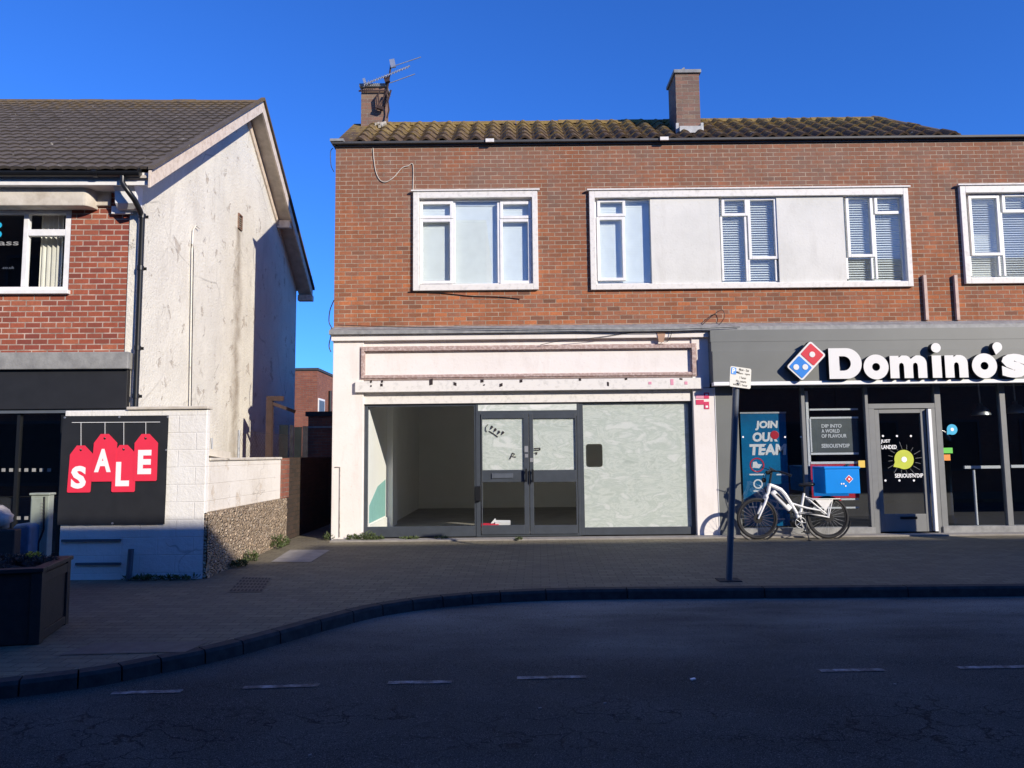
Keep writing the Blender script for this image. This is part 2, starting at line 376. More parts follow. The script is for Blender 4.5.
m['sign_white']=simple('sign letter white',(.76,.75,.73),.35,var=.03)
m['sign_side']=simple('dark letter return',(.012,.013,.016),.5,var=.1)
m['steel']=simple('galvanised steel',(.45,.46,.47),.45,metal=.7,var=.2)
m['alu']=simple('aluminium',(.6,.61,.62),.4,metal=.8,var=.15)
m['pole']=simple('grey painted pole',(.10,.115,.14),.4,var=.2)
m['tyre']=simple('tyre rubber',(.018,.018,.02),.8,var=.3)
m['bike_white']=simple('white bicycle paint',(.84,.84,.83),.3,var=.03)
m['bike_black']=simple('black bicycle metal',(.014,.014,.016),.4,var=.2)
m['box_blue']=simple('blue delivery box',(.0,.24,.74),.45,var=.06,spec=.2)
m['moss']=simple('moss',(.16,.14,.04),.95,var=.5,scale=14)
m['mortar']=simple('cement fillet',(.50,.47,.42),.9,scale=14,bump=.4,col2=(.24,.2,.13),thr=(.4,.65))
m['rust']=simple('rusty brown steel',(.05,.025,.02),.8,var=.4,scale=12)
m['pipe_pink']=simple('pinkish painted pipe',(.55,.40,.34),.6,var=.25,scale=12)
m['planter']=simple('dark stained timber',(.016,.016,.018),.6,scale=12,bump=.2,col2=(.028,.025,.026))
m['soil']=simple('soil',(.03,.022,.016),.95,var=.5,scale=25,bump=.8,bscale=30)
m['leaf_dull']=simple('dull heather leaves',(.055,.045,.03),.8,var=.5,scale=18,col2=(.045,.03,.035))
m['leaf']=simple('weed leaves',(.07,.10,.025),.7,var=.45,scale=20)
m['yellow_flower']=simple('yellow flower',(.65,.5,.05),.6,var=.1)
m['cabinet']=simple('grey green cabinet',(.30,.34,.29),.55,var=.25,scale=7)
m['bag_pale']=simple('pale plastic bag',(.55,.50,.45),.6,var=.25,scale=9)
m['bag_blue']=simple('blue cover',(.10,.16,.26),.6,var=.4,scale=6)
m['fleece']=simple('crumpled grey fabric',(.52,.47,.44),.85,var=.4,scale=9)
m['yellow']=simple('yellow sticker',(.75,.50,.08),.5,var=.05)
m['green_st']=simple('green sticker',(.12,.55,.06),.5,var=.05)
m['orange_st']=simple('orange sticker',(.75,.27,.04),.5,var=.05)
m['cyan_st']=simple('cyan sticker',(.02,.42,.68),.5,var=.05)
m['lime']=simple('lime print',(.52,.58,.04),.5,var=.15)
m['poster_dark']=simple('dark poster',(.07,.085,.09),.55,scale=3,col2=(.12,.14,.14),var=.2)
m['poster_blue']=simple('banner blue',(.0,.19,.42),.55,scale=1.2,col2=(.0,.10,.24),var=.3,spec=.15)
m['pink_sticker']=simple('magenta sticker',(.62,.03,.11),.5,var=.06)
m['alarm_pink']=simple('faded magenta label',(.72,.30,.40),.5,var=.1)
m['dark_hole']=simple('dark fixing hole',(.03,.02,.022),.9,var=.2)
m['flaked']=simple('flaked orange timber',(.50,.30,.20),.8,var=.35,scale=10)
m['pvc_green']=simple('green plastic sheet',(.10,.15,.14),.4,var=.3)
m['cast_iron']=simple('cast iron',(.11,.10,.09),.7,metal=.3,var=.4,scale=15,bump=.4)
m['paper']=simple('paper',(.8,.8,.8),.6,var=.05)
m['slate']=simple('felt roof',(.08,.08,.08),.9,var=.3)
def film_mat():
    t=NT('whitewashed window film'); p=t.pos()
    n=t.noise(t.mapping(p,(1.3,1.3,3.4),rot=(0,rad(28),0)),1.3,6,.62,1.8)
    c=t.ramp(n,[(.33,(.56,.62,.56)),(.45,(.86,.89,.84)),(.52,(.64,.70,.64)),(.62,(.92,.93,.90))])
    t.bump(n,.15,.01); t.set(c,.45,0,.5)
    tl=t.n('ShaderNodeBsdfTranslucent'); tl.inputs[0].default_value=(.95,.95,.92,1); mx=t.n('ShaderNodeMixShader'); mx.inputs[0].default_value=.30; t.l(t.b.outputs[0],mx.inputs[1]); t.l(tl.outputs[0],mx.inputs[2]); t.l(mx.outputs[0],t.out.inputs['Surface']); return t.m
m['film']=film_mat()
def tile_mat(name,a,b,lich,lich_z,amt):
    t=NT(name); p=t.pos(); uv=t.uv()
    c=t.mix(t.ramp(t.noise(p,3,5,.6),[(.35,0.),(.7,1.)]),a,b)
    wn=t.ramp(t.noise(t.mapping(p,(3.3,2.9,2.9)),1,1),[(.3,0.),(.7,1.)]); c=t.mix(t.math('MULTIPLY',wn,.4),c,tuple(q*.6 for q in a))
    z=t.n('ShaderNodeSeparateXYZ'); t.l(p,z.inputs[0])
    k=t.math('ADD',t.math('MULTIPLY',t.math('SUBTRACT',z.outputs[2],lich_z[0]),1/(lich_z[1]-lich_z[0])),t.math('MULTIPLY',t.math('SUBTRACT',t.noise(p,8.0,7,.8),.5),3.6))
    c=t.mix(t.math('MULTIPLY',t.ramp(k,[(.45,0.),(.95,1.)]),amt),c,t.mix(t.noise(p,30,3),lich,tuple(q*.45 for q in lich)))
    c=t.mix(t.ramp(t.noise(p,9,5,.7),[(.665,0.),(.69,.8)]),c,(.5,.47,.4))
    t.bump(t.noise(p,45,4),.4,.01); return t.set(c,.9,0,.2)
m['tile_grey']=tile_mat('dark concrete roof tile',(.125,.105,.09),(.085,.073,.064),(.24,.16,.06),(7.2,8.6),.7)
m['tile_moss']=tile_mat('lichen covered roof tile',(.12,.078,.052),(.065,.048,.036),(.36,.25,.08),(6.55,8.1),.85)
def flint_mat():
    t=NT('flint cobbles in mortar'); uv=t.uv(); p=t.pos()
    vo=t.n('ShaderNodeTexVoronoi',feature='F1'); t.l(t.mapping(p,(1,1,1.25)),vo.inputs['Vector']); vo.inputs['Scale'].default_value=19
    ed=t.n('ShaderNodeTexVoronoi',feature='DISTANCE_TO_EDGE'); t.l(t.mapping(p,(1,1,1.25)),ed.inputs['Vector']); ed.inputs['Scale'].default_value=19
    sx=t.n('ShaderNodeSeparateXYZ'); t.l(vo.outputs['Color'],sx.inputs[0])
    c=t.ramp(sx.outputs[0],[(0,(.28,.20,.14)),(.4,(.54,.41,.28)),(.7,(.40,.30,.21)),(1,(.66,.55,.42))])
    e=t.ramp(ed.outputs['Distance'],[(.02,0.),(.14,1.)])
    c=t.mix(e,(.44,.34,.24),c); t.bump(t.ramp(ed.outputs['Distance'],[(.0,0.),(.35,1.)]),1.0,.05); return t.set(c,.85,0,.3)
m['flint']=flint_mat()
def asphalt_mat():
    t=NT('worn asphalt'); p=t.pos()
    c=t.mix(t.ramp(t.noise(p,.55,6,.6,.6),[(.38,0.),(.66,1.)]),(.043,.044,.040),(.082,.082,.072))
    y=t.n('ShaderNodeSeparateXYZ'); t.l(p,y.inputs[0])
    worn=t.ramp(t.math('ADD',y.outputs[1],t.math('MULTIPLY',t.noise(p,.7,5),2.0)),[(0,0.),(1,1.)])
    wl=t.n('ShaderNodeMapRange'); wl.inputs[1].default_value=6.6; wl.inputs[2].default_value=8.6; t.l(t.math('ADD',y.outputs[1],t.math('MULTIPLY',t.noise(p,.8,6),1.6)),wl.inputs[0])
    c=t.mix(t.math('MULTIPLY',wl.outputs[0],t.ramp(t.noise(t.mapping(p,(.5,1.6,1),rot=(0,0,.5)),.9,6,.6),[(.35,.15),(.7,.95)])),c,(.29,.285,.24))
    ag=t.noise(p,150,3,.7); c=t.mix(t.ramp(ag,[(.54,0.),(.66,1.)]),c,(.24,.23,.215)); c=t.mix(t.ramp(t.noise(p,95,2,.6),[(.32,1.),(.45,0.)]),c,(.012,.012,.012))
    nz=t.n('ShaderNodeTexNoise'); nz.inputs['Scale'].default_value=3.5; nz.inputs['Detail'].default_value=5; t.l(p,nz.inputs['Vector'])
    vo=t.n('ShaderNodeTexVoronoi',feature='DISTANCE_TO_EDGE'); vo.inputs['Scale'].default_value=5.5; t.l(t.mix(.3,t.mapping(p,(.7,1,1)),nz.outputs['Color']),vo.inputs['Vector'])
    band=t.ramp(t.math('ABSOLUTE',t.math('SUBTRACT',t.math('ADD',y.outputs[1],t.math('MULTIPLY',y.outputs[0],-.02)),4.75)),[(.25,1.),(.75,0.)])
    msk=t.math('MULTIPLY',t.ramp(t.noise(p,.5,4,.6),[(.42,0.),(.52,1.)]),band)
    ck=t.math('MULTIPLY',t.ramp(vo.outputs['Distance'],[(0.,1.),(.03,0.)]),msk); c=t.mix(ck,c,(.014,.013,.013))
    t.bump(t.math('SUBTRACT',ag,t.math('MULTIPLY',ck,.8)),.6,.012); return t.set(c,.9,0,.12)
m['asphalt']=asphalt_mat()
def paving_mat():
    t=NT('block paving'); p=t.pos(); q=t.mapping(p,(1,1,1),rot=(0,0,rad(2)))
    x=t.n('ShaderNodeTexBrick'); t.l(q,x.inputs['Vector']); x.inputs['Scale'].default_value=1; x.inputs['Brick Width'].default_value=.205; x.inputs['Row Height'].default_value=.105
    x.inputs['Mortar Size'].default_value=.005; x.inputs['Mortar Smooth'].default_value=.3
    x.inputs['Color1'].default_value=(.21,.185,.118,1); x.inputs['Color2'].default_value=(.142,.124,.082,1); x.inputs['Mortar'].default_value=(.055,.046,.036,1)
    c=t.mix(t.ramp(t.noise(p,.8,6,.65),[(.35,0.),(.7,.65)]),x.outputs['Color'],(.125,.102,.074))
    c=t.mix(t.ramp(t.noise(p,3.2,6,.7),[(.62,0.),(.74,.5)]),c,(.28,.24,.19))
    c=t.mix(t.ramp(t.noise(p,60,3,.7),[(.5,0.),(.8,.5)]),c,(.24,.21,.165))
    t.bump(t.math('SUBTRACT',t.noise(p,50,4),t.math('MULTIPLY',x.outputs['Fac'],1.5)),.5,.012); return t.set(c,.85,0,.3)
m['paving']=paving_mat()
m['kerb']=simple('granite kerb',(.06,.06,.06),.85,scale=10,bump=.3,col2=(.035,.035,.036),spec=.15)
m['slab']=simple('concrete paving slab',(.30,.28,.25),.85,scale=6,bump=.2,col2=(.22,.2,.18))
m['paving_cover']=simple('weathered cover concrete',(.15,.125,.095),.85,scale=7,bump=.2,col2=(.11,.09,.07))
m['ground']=simple('earth ground',(.10,.10,.08),.9,var=.3,scale=.5)
def marking_mat():
    t=NT('worn road paint'); p=t.pos()
    c=t.mix(t.ramp(t.noise(p,9,6,.75),[(.36,0.),(.58,1.)]),(.34,.34,.33),(.07,.068,.065)); return t.set(c,.8)
m['marking']=marking_mat()

# ------------------------------------------------------------------ ground, road, pavement
b=MB(); b.face([(-900,-900,-.75),(900,-900,-.75),(900,900,-.75),(-900,900,-.75)]); tag(b.build('ground',m['ground']),kind='structure')
KD=.11
b=MB()
def rz_(y): return -SL*(13-y)-KD
b.face([(-60,.3,rz_(.3)),(60,.3,rz_(.3)),(60,13,rz_(13)),(-60,13,rz_(13))]); tag(b.build('road',m['asphalt']),kind='structure')
b=MB(); z=rz_(.3)+.12
b.box(-60,60,-14,.29,z-.3,z); tag(b.build('opposite_pavement',m['paving']),kind='structure')
kp=[gnd(*q) for q in [(-140,697),(0,683),(90,672),(150,661),(215,648),(270,634),(330,617.5),(375,606.5),(420,599.5),(465,595),(510,592),(600,589.5),(800,588),(1024,586),(1300,583.5)]]
kp=[(p.x,p.y) for p in kp]; # smooth resample
def catmull(P,n=6):
    out=[]
    for i in range(len(P)-1):
        p0=P[max(i-1,0)];p1=P[i];p2=P[i+1];p3=P[min(i+2,len(P)-1)]
        if i in(0,len(P)-2): out.append(p1); continue
        for k in range(n):
            t=k/n; out.append(tuple(.5*((2*p1[j])+(-p0[j]+p2[j])*t+(2*p0[j]-5*p1[j]+4*p2[j]-p3[j])*t*t+(-p0[j]+3*p1[j]-3*p2[j]+p3[j])*t**3) for j in(0,1)))
    out.append(P[-1]); return out
K=catmull([kp[0]]+kp+[kp[-1]])[1:-1]; K=[(-60,K[0][1]-1.2),(-20,K[0][1]-.6)]+K+[(20,K[-1][1]+.02),(60,K[-1][1]+.05)]
KW=.14
def nrm(i):
    a=K[max(i-1,0)]; c=K[min(i+1,len(K)-1)]; d=Vector((c[0]-a[0],c[1]-a[1])).normalized(); return Vector((-d.y,d.x))
IN=[(K[i][0]+nrm(i).x*KW,K[i][1]+nrm(i).y*KW) for i in range(len(K))]
b=MB()
for i in range(len(K)-1):
    (x0,y0),(x1,y1)=IN[i],IN[i+1]
    b.face([(x0,y0,pav_z(y0)-.004),(x1,y1,pav_z(y1)-.004),(x1,13,0-.004),(x0,13,-.004)])
    b.face([(x0,13,-.004),(x1,13,-.004),(x1,70,-.004),(x0,70,-.004)])
tag(b.build('pavement',m['paving']),kind='structure')
b=MB()     # kerb stones with open joints, walked along the curve
acc=0; Lk=.92; g=.012
def seg(p,q,np_,nq):
    def P(pt,n,inn,h): 
        x=pt[0]+n.x*inn; y=pt[1]+n.y*inn; return (x,y,pav_z(y)+h)
    o0,o1=P(p,np_,.02,0.0),P(q,nq,.02,0.0); f0,f1=P(p,np_,0,-.025),P(q,nq,0,-.025); d0,d1=P(p,np_,-.006,-KD-.03),P(q,nq,-.006,-KD-.03)
    i0,i1=P(p,np_,KW,0.0),P(q,nq,KW,0.0); e0,e1=P(p,np_,KW,-.1),P(q,nq,KW,-.1)
    b.face([o0,o1,i1,i0],False); b.face([f0,f1,o1,o0],True); b.face([d0,d1,f1,f0],False); b.face([d0,f0,o0,i0,e0]); b.face([d1,e1,i1,o1,f1])
fine=[]
for i in range(len(K)-1):
    d=math.dist(K[i],K[i+1]); n=max(1,int(d/.23)); n0,n1=nrm(i),nrm(i+1)
    for k in range(n):
        t=k/n; fine.append(((K[i][0]+(K[i+1][0]-K[i][0])*t,K[i][1]+(K[i+1][1]-K[i][1])*t),(n0*(1-t)+n1*t).normalized()))
for i in range(len(fine)-1):
    (p,n0),(q,n1)=fine[i],fine[i+1]
    if i%4==0:
        d=math.dist(p,q); t=g/d; p=(p[0]+(q[0]-p[0])*t,p[1]+(q[1]-p[1])*t)
    seg(p,q,n0,n1)
tag(b.build('kerb',m['kerb']),kind='structure')
for (x0,x1,y,yy) in [(112,182,693.5,691.5),(243,319,688,685.5),(388,452,683,682),(517,586,678.2,677),(820,884,671,670),(958,1030,668,667)]:
    a=gnd(x0,y,-KD); c=gnd(x1,yy,-KD); d=(c-a).normalized(); n=Vector((-d.y,d.x,0))*.034; b=MB()
    N=12; u=Vector((0,0,.004))
    for k in range(N):
        p=a+(c-a)*(k/N); q=a+(c-a)*((k+1)/N); j=[random.uniform(-.012,.012) for _ in range(2)]
        b.face([p-n*(1+j[0]*8)+u,q-n*(1+j[0]*8)+u,q+n+u,p+n+u])
    tag(b.build('road_marking',m['marking']),kind='structure')
# pale slab repair by the alley
b=MB(); q=[gnd(271,562),gnd(311,562),gnd(330,550),gnd(290,550)]
b.face([(p.x,p.y,pav_z(p.y)+.002) for p in q]); tag(b.build('concrete_path_slab',m['slab']),kind='structure')
# threshold strip in front of the shops
b=MB(); r=R(333,535,1200,538,12.86); b.box(-3.05,16,12.6,12.9,-.05,.012); tag(b.build('threshold_strip',m['slab']),kind='structure')

# ------------------------------------------------------------------ main building
FY=13.0
XL=at(334,300,FY).x; XR=17.0
ZT=at(680,143,FY).z; ZLED=at(520,327,12.9).z
bld=empty('shop_building',(5,13,0),'long two storey orange brick terrace with white empty shop and grey takeaway shop below','building')
W1=R(417,195,534,287,FY); W2=R(594,193,907,285,FY); W3=R(967,190,1060,279,FY); W3=(W3[0],W3[0]+2.05,W3[2],W3[3])
shopwin=R(363,402,696,535,FY); domwin=R(741,384,1190,531,FY)
zf=0.0
b=MB(); b.wall(XL,XR,ZLED-.25,ZT,[W1,W2,W3],FY,FY+.22); b.build('brick_wall',m['brick'],bld)
b=MB(); b.box(XL+.003,XL+.25,FY+.22,17.3,0,ZT-.002); b.box(XL+.003,XL+.25,17.3,19.0,0,3.2); b.build('side_wall',m['brick'],bld)
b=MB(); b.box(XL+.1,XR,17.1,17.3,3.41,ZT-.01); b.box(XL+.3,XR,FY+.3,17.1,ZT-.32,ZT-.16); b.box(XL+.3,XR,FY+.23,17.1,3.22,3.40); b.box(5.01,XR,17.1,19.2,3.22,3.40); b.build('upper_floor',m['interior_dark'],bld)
# coping / gutter board at top
b=MB(); b.box(XL-.05,XR,FY-.10,FY+.25,ZT+.012,ZT+.055); b.box(XL-.02,XR,FY-.035,FY+.2,ZT-.02,ZT+.012); b.build('coping',m['coping'],bld,bevel=.006)
for px in (490,663):
    b=MB(); x=at(px,142,FY).x; b.box(x-.075,x+.075,FY-.13,FY-.101,ZT+.005,ZT+.065); b.build('gutter_bracket',m['surround'],bld)
# tiled roof
RE=(FY+.02,ZT+.05); RIDGEY=14.55
RZ=at(560,124.5,RIDGEY).z
def tiles(x0,x1,e,r,n,tw,amp,t,parent,mat,clipR=None,world=True,seed=1,jit=.005,roll=1.0):
    rnd=random.Random(seed); b=MB(); e=Vector((0,*e)); r=Vector((0,*r)); d=(r-e); nn=Vector((0,-d.z,d.y)).normalized(); N=round((x1-x0)/tw); tw=(x1-x0)/N; S_=8
    for j in range(n):
        lo=e+d*(j/n); hi=e+d*((j+1.12)/n) if j<n-1 else r
        for i in range(N):
            xa=x0+i*tw
            if clipR and xa+tw*.5>clipR(j/n): continue
            jz=rnd.uniform(-jit,jit); jy=rnd.uniform(-.008,.008); prof=[]
            for k in range(S_+1):
                u=k/S_; h=amp*(.5-.5*math.cos(2*math.pi*u))**roll; prof.append((xa+u*tw*1.0,h))
            vs=[]; 
            for (xx,h) in prof:
                p=lo+d.normalized()*jy+nn*(h+t+jz); q=hi+nn*(h+.002+jz); s0=lo+d.normalized()*(jy+.003)+nn*(h+jz-.012)
                vs += [(xx,p.y,p.z),(xx,q.y,q.z),(xx,s0.y,s0.z)]
            fs=[]
            for k in range(S_):
                a=3*k; c=3*(k+1); fs += [(a,c,c+1,a+1),(a,a+2,c+2,c)]
            b.mesh(vs,fs,False)
    for k in range(0): pass
    o=b.build('roof_tiles',mat,parent,world)
    for p,pp in zip(o.data.polygons,range(len(o.data.polygons))): p.use_smooth=False
    return o
HXe=at(962,137,FY).x; HXr=at(872,119,RIDGEY).x
rf=tiles(XL+.28,HXe,RE,(RIDGEY,RZ),5,.30,.095,.03,bld,m['tile_moss'],clipR=lambda f:HXe+(HXr-HXe)*f,seed=3,roll=.8); rf.name='roof'
b=MB(); b.face([(XL+.05,RE[0],RE[1]-.01),(HXe,RE[0],RE[1]-.01),(HXr,RIDGEY,RZ-.01),(XL+.05,RIDGEY,RZ-.01)])
b.face([(XL+.05,RIDGEY,RZ-.01),(HXr,RIDGEY,RZ-.01),(HXe,16.1,RE[1]-.01),(XL+.05,16.1,RE[1]-.01)]); b.face([(HXe,RE[0],RE[1]-.01),(HXe,16.1,RE[1]-.01),(HXr,RIDGEY,RZ-.01)])
b.face([(XL+.05,RE[0],RE[1]-.01),(XL+.05,RIDGEY,RZ-.01),(XL+.05,16.1,RE[1]-.01)])
b.box(XL,XR,16.1,17.3,ZT-.15,ZT+.04); b.box(HXe+.01,XR,FY+.2,16.1,ZT-.15,ZT+.03)
b.build('roof_deck',m['slate'],bld)
b=MB(); n=24
for i in range(n):
    xa=XL+.3+(HXr-XL-.3)*i/n; xb=XL+.3+(HXr-XL-.3)*(i+1)/n-.006; j=random.uniform(-.008,.008)
    pts=[(RIDGEY+.12*math.cos(rad(a)),RZ-.03+j+.11*math.sin(rad(a))) for a in range(0,181,30)]; b.prism(pts,xa,xb,'x')
b.build('ridge_tiles',m['tile_moss'],bld)
b=MB(); b.tube([(HXe-.02,RE[0]+.05,RE[1]+.03),(HXr,RIDGEY,RZ+.04)],.075,8); b.build('hip_tiles',m['tile_grey'],bld)
b=MB(); b.prism([(FY+.0,RE[1]-.02),(RIDGEY,RZ+.0),(RIDGEY,RZ+.06),(FY+.0,RE[1]+.045)],XL-.01,XL+.30,'x'); b.build('verge_flank',m['tile_moss'],bld)
b=MB(); b.box(XL-.08,XL+.16,FY-.12,FY+.115,ZT+.056,ZT+.10); b.build('corner_cap',m['lead'],bld)
# chimneys
def chimney(px0,px1,pyt,pyb,Y,dep,cap=True):
    r=R(px0,pyt,px1,pyb,Y); b=MB(); b.box(r[0],r[1],Y,Y+dep,r[2]-.4,r[3]-.07); ch=b.build('chimney',m['brick_old'],bld,bevel=.006)
    b=MB(); b.box(r[0]-.035,r[1]+.035,Y-.04,Y+dep+.04,r[3]-.07,r[3]); b.build('chimney_cap',m['concrete_grey'],ch,bevel=.012); return r,ch
r2,ch2=chimney(676,700,70,136,13.55,.62)
b=MB(); b.tube([(r2[0]+.06,14.0,r2[3]-.01),(r2[0]+.10,13.8,r2[3]+.11)],[.06,.05],8); b.obox((r2[0]+.12,13.78,r2[3]+.04),(1,0,.7),(0,1,0),(-.7,0,1),.11,.12,.015); b.build('flue_cowl',m['concrete_grey'],ch2)
zb=r2[2]; b=MB(); b.box(r2[0]+.021,r2[1]-.021,13.40,13.548,zb+.0,zb+.13); b.box(r2[0]-.03,r2[0]+.02,13.47,13.548,zb,zb+.22); b.box(r2[1]-.02,r2[1]+.03,13.47,13.548,zb,zb+.22); b.build('lead_apron',m['lead_pale'],ch2)
r1,ch1=chimney(361,385.5,84,130,14.3,.36)
b=MB()
for k in range(9):
    x=r1[0]+(r1[1]-r1[0])*random.random(); b.obox((x,14.22,r1[2]+random.uniform(-.15,.1)),(1,.2,.3),(0,1,.5),(0,-.5,1),random.uniform(.03,.06),.05,.03)
b.build('cement_fillet',m['mortar'],ch1,bevel=.01)

# upper windows ------------------------------------------------------------
def upper_window(outer,inner,sashes,panels,posts,blinds,slat,tone,label=None,fixed_x=None):
    o=R(*outer,FY-.06); i=R(*inner,FY-.06)
    if fixed_x: o=(o[0],fixed_x,o[2],o[3]); i=(i[0],fixed_x-.09,i[2],i[3])
    b=MB(); b.ring(o,i,FY-.06,FY+.12); b.box(o[0]-.04,o[1]+.04,FY-.085,FY-.02,o[3]+.001,o[3]+.03); wd=b.build('window',m['surround'],bld,bevel=.006)
    if label: wd['label']=label
    Y=FY+.045
    for s in sashes:
        b=MB(); q=R(*s,Y); e=.052; b.ring(q,(q[0]+e,q[1]-e,q[2]+e,q[3]-e),Y-.035,Y+.03); b.build('sash',m['frame_white'],wd,bevel=.005)
    for s in posts: b=MB(); q=R(*s,Y); b.box(q[0],q[1],Y-.02,Y+.028,q[2],q[3]); b.build('mullion',m['frame_white'],wd,bevel=.003)
    # backing frame around all glass
    b=MB(); b.ring((i[0]-.02,i[1]+.02,i[2]-.02,i[3]+.02),(i[0]+.03,i[1]-.03,i[2]+.03,i[3]-.03),Y-.012,Y+.04); b.build('sub_frame',m['frame_white'],wd)
    b=MB(); b.box(i[0]+.001,i[1]-.001,Y+.002,Y+.007,i[2]+.001,i[3]-.001); b.build('pane',m['glass_up'],wd)
    for s in panels:
        q=R(*s,FY-.01); b=MB(); b.box(q[0],q[1],FY-.01,FY+.1,i[2]+.005,i[3]-.005); b.build('spandrel_panel',m['spandrel'],wd)
    for s in blinds:
        q=R(*s,FY+.115); b=MB(); z=q[2]
        while z<q[3]:
            a=rad(tone); h=slat*(1.1 if tone>60 else .62); dz=h/2*math.sin(a); dy=h/2*math.cos(a)
            b.face([(q[0],FY+.115-dy,z-dz),(q[1],FY+.115-dy,z-dz),(q[1],FY+.115+dy,z+dz),(q[0],FY+.115+dy,z+dz)]); z+=slat
        b.box(q[0],q[1],FY+.10,FY+.135,q[3]-.005,q[3]+.04)
        b.build('blind',m['blind'],wd)
    b=MB(); b.box(i[0]-.02,i[1]+.02,FY+.8,FY+.82,i[2]-.3,i[3]+.2); b.box(i[0]-.03,i[0]-.02,FY+.1,FY+.8,i[2]-.3,i[3]+.2); b.box(i[1]+.02,i[1]+.03,FY+.1,FY+.8,i[2]-.3,i[3]+.2)
    b.box(i[0]-.02,i[1]+.02,FY+.23,FY+.8,i[3]+.03,i[3]+.05); b.box(i[0]-.02,i[1]+.02,FY+.23,FY+.8,i[2]-.05,i[2]-.03); b.build('room_back',m['interior'],wd)
    return wd
upper_window((413,191,538,290),(419,197.5,532.5,284),[(420,202,453,219),(420,219.5,453,284),(500,202,531,219),(500,219.5,531,284)],[],[(453.2,203,455.5,283),(497.5,203,499.8,283)],
    [(422,206,531,284)],.03,82,'three light white window over the empty shop with pale blinds drawn')
upper_window((590,189,911,288),(595.5,196,906,282.5),
    [(597,200,625,217),(597,217.5,625,281),(721,198,747,216.5),(747.5,198,777,259.5),(846,196,873,257.5),(873.5,196,903,214.5)],
    [(651,193,720,284),(778,193,845,284)],[(721,217,723,281),(745,217,747,281),(748,260,750,281),(775,260,777,281),(846,258,848,279),(871,258,873,279),(874,215,876,279)],
    [(597,203,650,282)],.03,80,'long white band of three windows with blank panels between')
wd2=[o for o in bld.children if o.get('label','').startswith('long white band')][0]
for s in ((721,200,777,282),(846,199,904,280)):
    q=R(*s,FY+.115); b=MB(); z=q[2]
    while z<q[3]:
        b.face([(q[0],FY+.10,z-.013),(q[1],FY+.10,z-.013),(q[1],FY+.13,z+.013),(q[0],FY+.13,z+.013)]); z+=.043
    b.build('blind',m['blind'],wd2)
upper_window((963,185,1080,283),(968.5,192,1074,277.5),[(969,196,1000,256),(1001,194,1032,213),(1033,194,1062,256)],[],[(969,256.5,971,276),(998,256.5,1000,276),(1001.5,213,1003.5,276)],
    [(969,196,1074,276)],.042,42,'white window with striped blinds at the right end',fixed_x=at(1080,235,FY-.06).x)
# ledge above both shops
b=MB(); zl=at(520,327.5,12.78).z
b.prism([(12.78,zl-.085),(12.78,zl-.02),(12.998,zl+.075),(12.998,zl-.085)],XL-.03,XR,'x'); b.build('lead_ledge',m['lead'],bld)
# --- empty shop surround
SF=12.9
P0=R(332,340,363,540,SF); b=MB(); b.box(P0[0],P0[1],SF,SF+.25,-.02,zl-.19); b.build('pilaster',m['shop_white'],bld,bevel=.008)
P1=R(694.5,340,716,536,SF); b=MB(); b.box(P1[0]+.0,P1[1],SF+.004,SF+.25,-.02,at(700,388,SF).z); b.box(P1[0],at(709,360,SF).x,SF+.002,SF+.25,at(700,387.5,SF).z,zl-.19); b.build('pilaster',m['shop_white'],bld,bevel=.008)
b=MB(); t_=R(332,335,709,344.5,12.84); b.box(P0[0]-.02,t_[1],12.84,13.1,zl-.19,zl-.086); b.build('cornice_board',m['shop_white'],bld,bevel=.006)
f_=R(364,349,693,375,12.95); b=MB(); b.box(P0[1]+.001,P1[0]-.001,12.93,13.1,f_[2]-.1,zl-.191); b.build('fascia_panel',m['shop_white'],bld)
mo=R(360,345,697,378,12.89); mi=R(365,350.5,691,373.5,12.89); b=MB(); b.ring(mo,mi,12.885,12.93); e=.022
b.ring((mo[0]+e,mo[1]-e,mo[2]+e,mo[3]-e),(mi[0]-e*.6,mi[1]+e*.6,mi[2]-e*.6,mi[3]+e*.6),12.862,12.885); b.build('fascia_moulding',m['moulding'],bld,bevel=.006)
b=MB(); q=R(355,379.5,703,390.5,12.83); b.box(q[0],q[1],12.83,12.99,q[2],q[3]); lb=b.build('lower_board',m['surround'],bld,bevel=.006)
for (px,py,w_,h_) in [(371,381.5,2,2.5),(382,381.5,2.2,2.5),(381.5,385,2.5,2.8),(371,386,1.6,1.6),(431,382,3.6,6),(455,384,3.2,3.2),(482,381,3.2,3),(501,385,3.4,3.2),(521,381,3,3),(484,385,2,1.2),(580,379.5,2.4,2.6),(608,384,2,4),(626,379,2.6,2),(681,379,3,1.6)]:
    b=MB(); q=R(px-w_/2,py-h_/2,px+w_/2,py+h_/2,12.829); b.obox(((q[0]+q[1])/2,12.829,(q[2]+q[3])/2),(1,0,random.uniform(-.4,.4)),(0,1,0),(0,0,1),(q[1]-q[0])/2,.003,(q[3]-q[2])/2); b.build('fixing_hole',m['dark_hole'],lb)
for (px,py,w_,h_) in [(650,383,3,2.6),(672,382,3,6),(686,383,3,3)]:
    b=MB(); q=R(px-w_/2,py-h_/2,px+w_/2,py+h_/2,12.829); b.box(q[0],q[1],12.826,12.832,q[2],q[3]); b.build('paint_patch',m['alarm_pink'],lb)
b=MB(); q=R(362.5,392,690.5,402.5,12.95); b.box(q[0],q[1],12.95,13.02,q[2],q[3]+.04); b.build('transom_board',m['surround'],bld)
b=MB(); q=R(657,331,666,342,12.82); b.prism([(q[0]+.03,q[2]),(q[1]-.04,q[2]),(q[1],q[3]),(q[0],q[3])],12.825,12.845,'y'); b.build('flaked_patch',m['flaked'],bld)
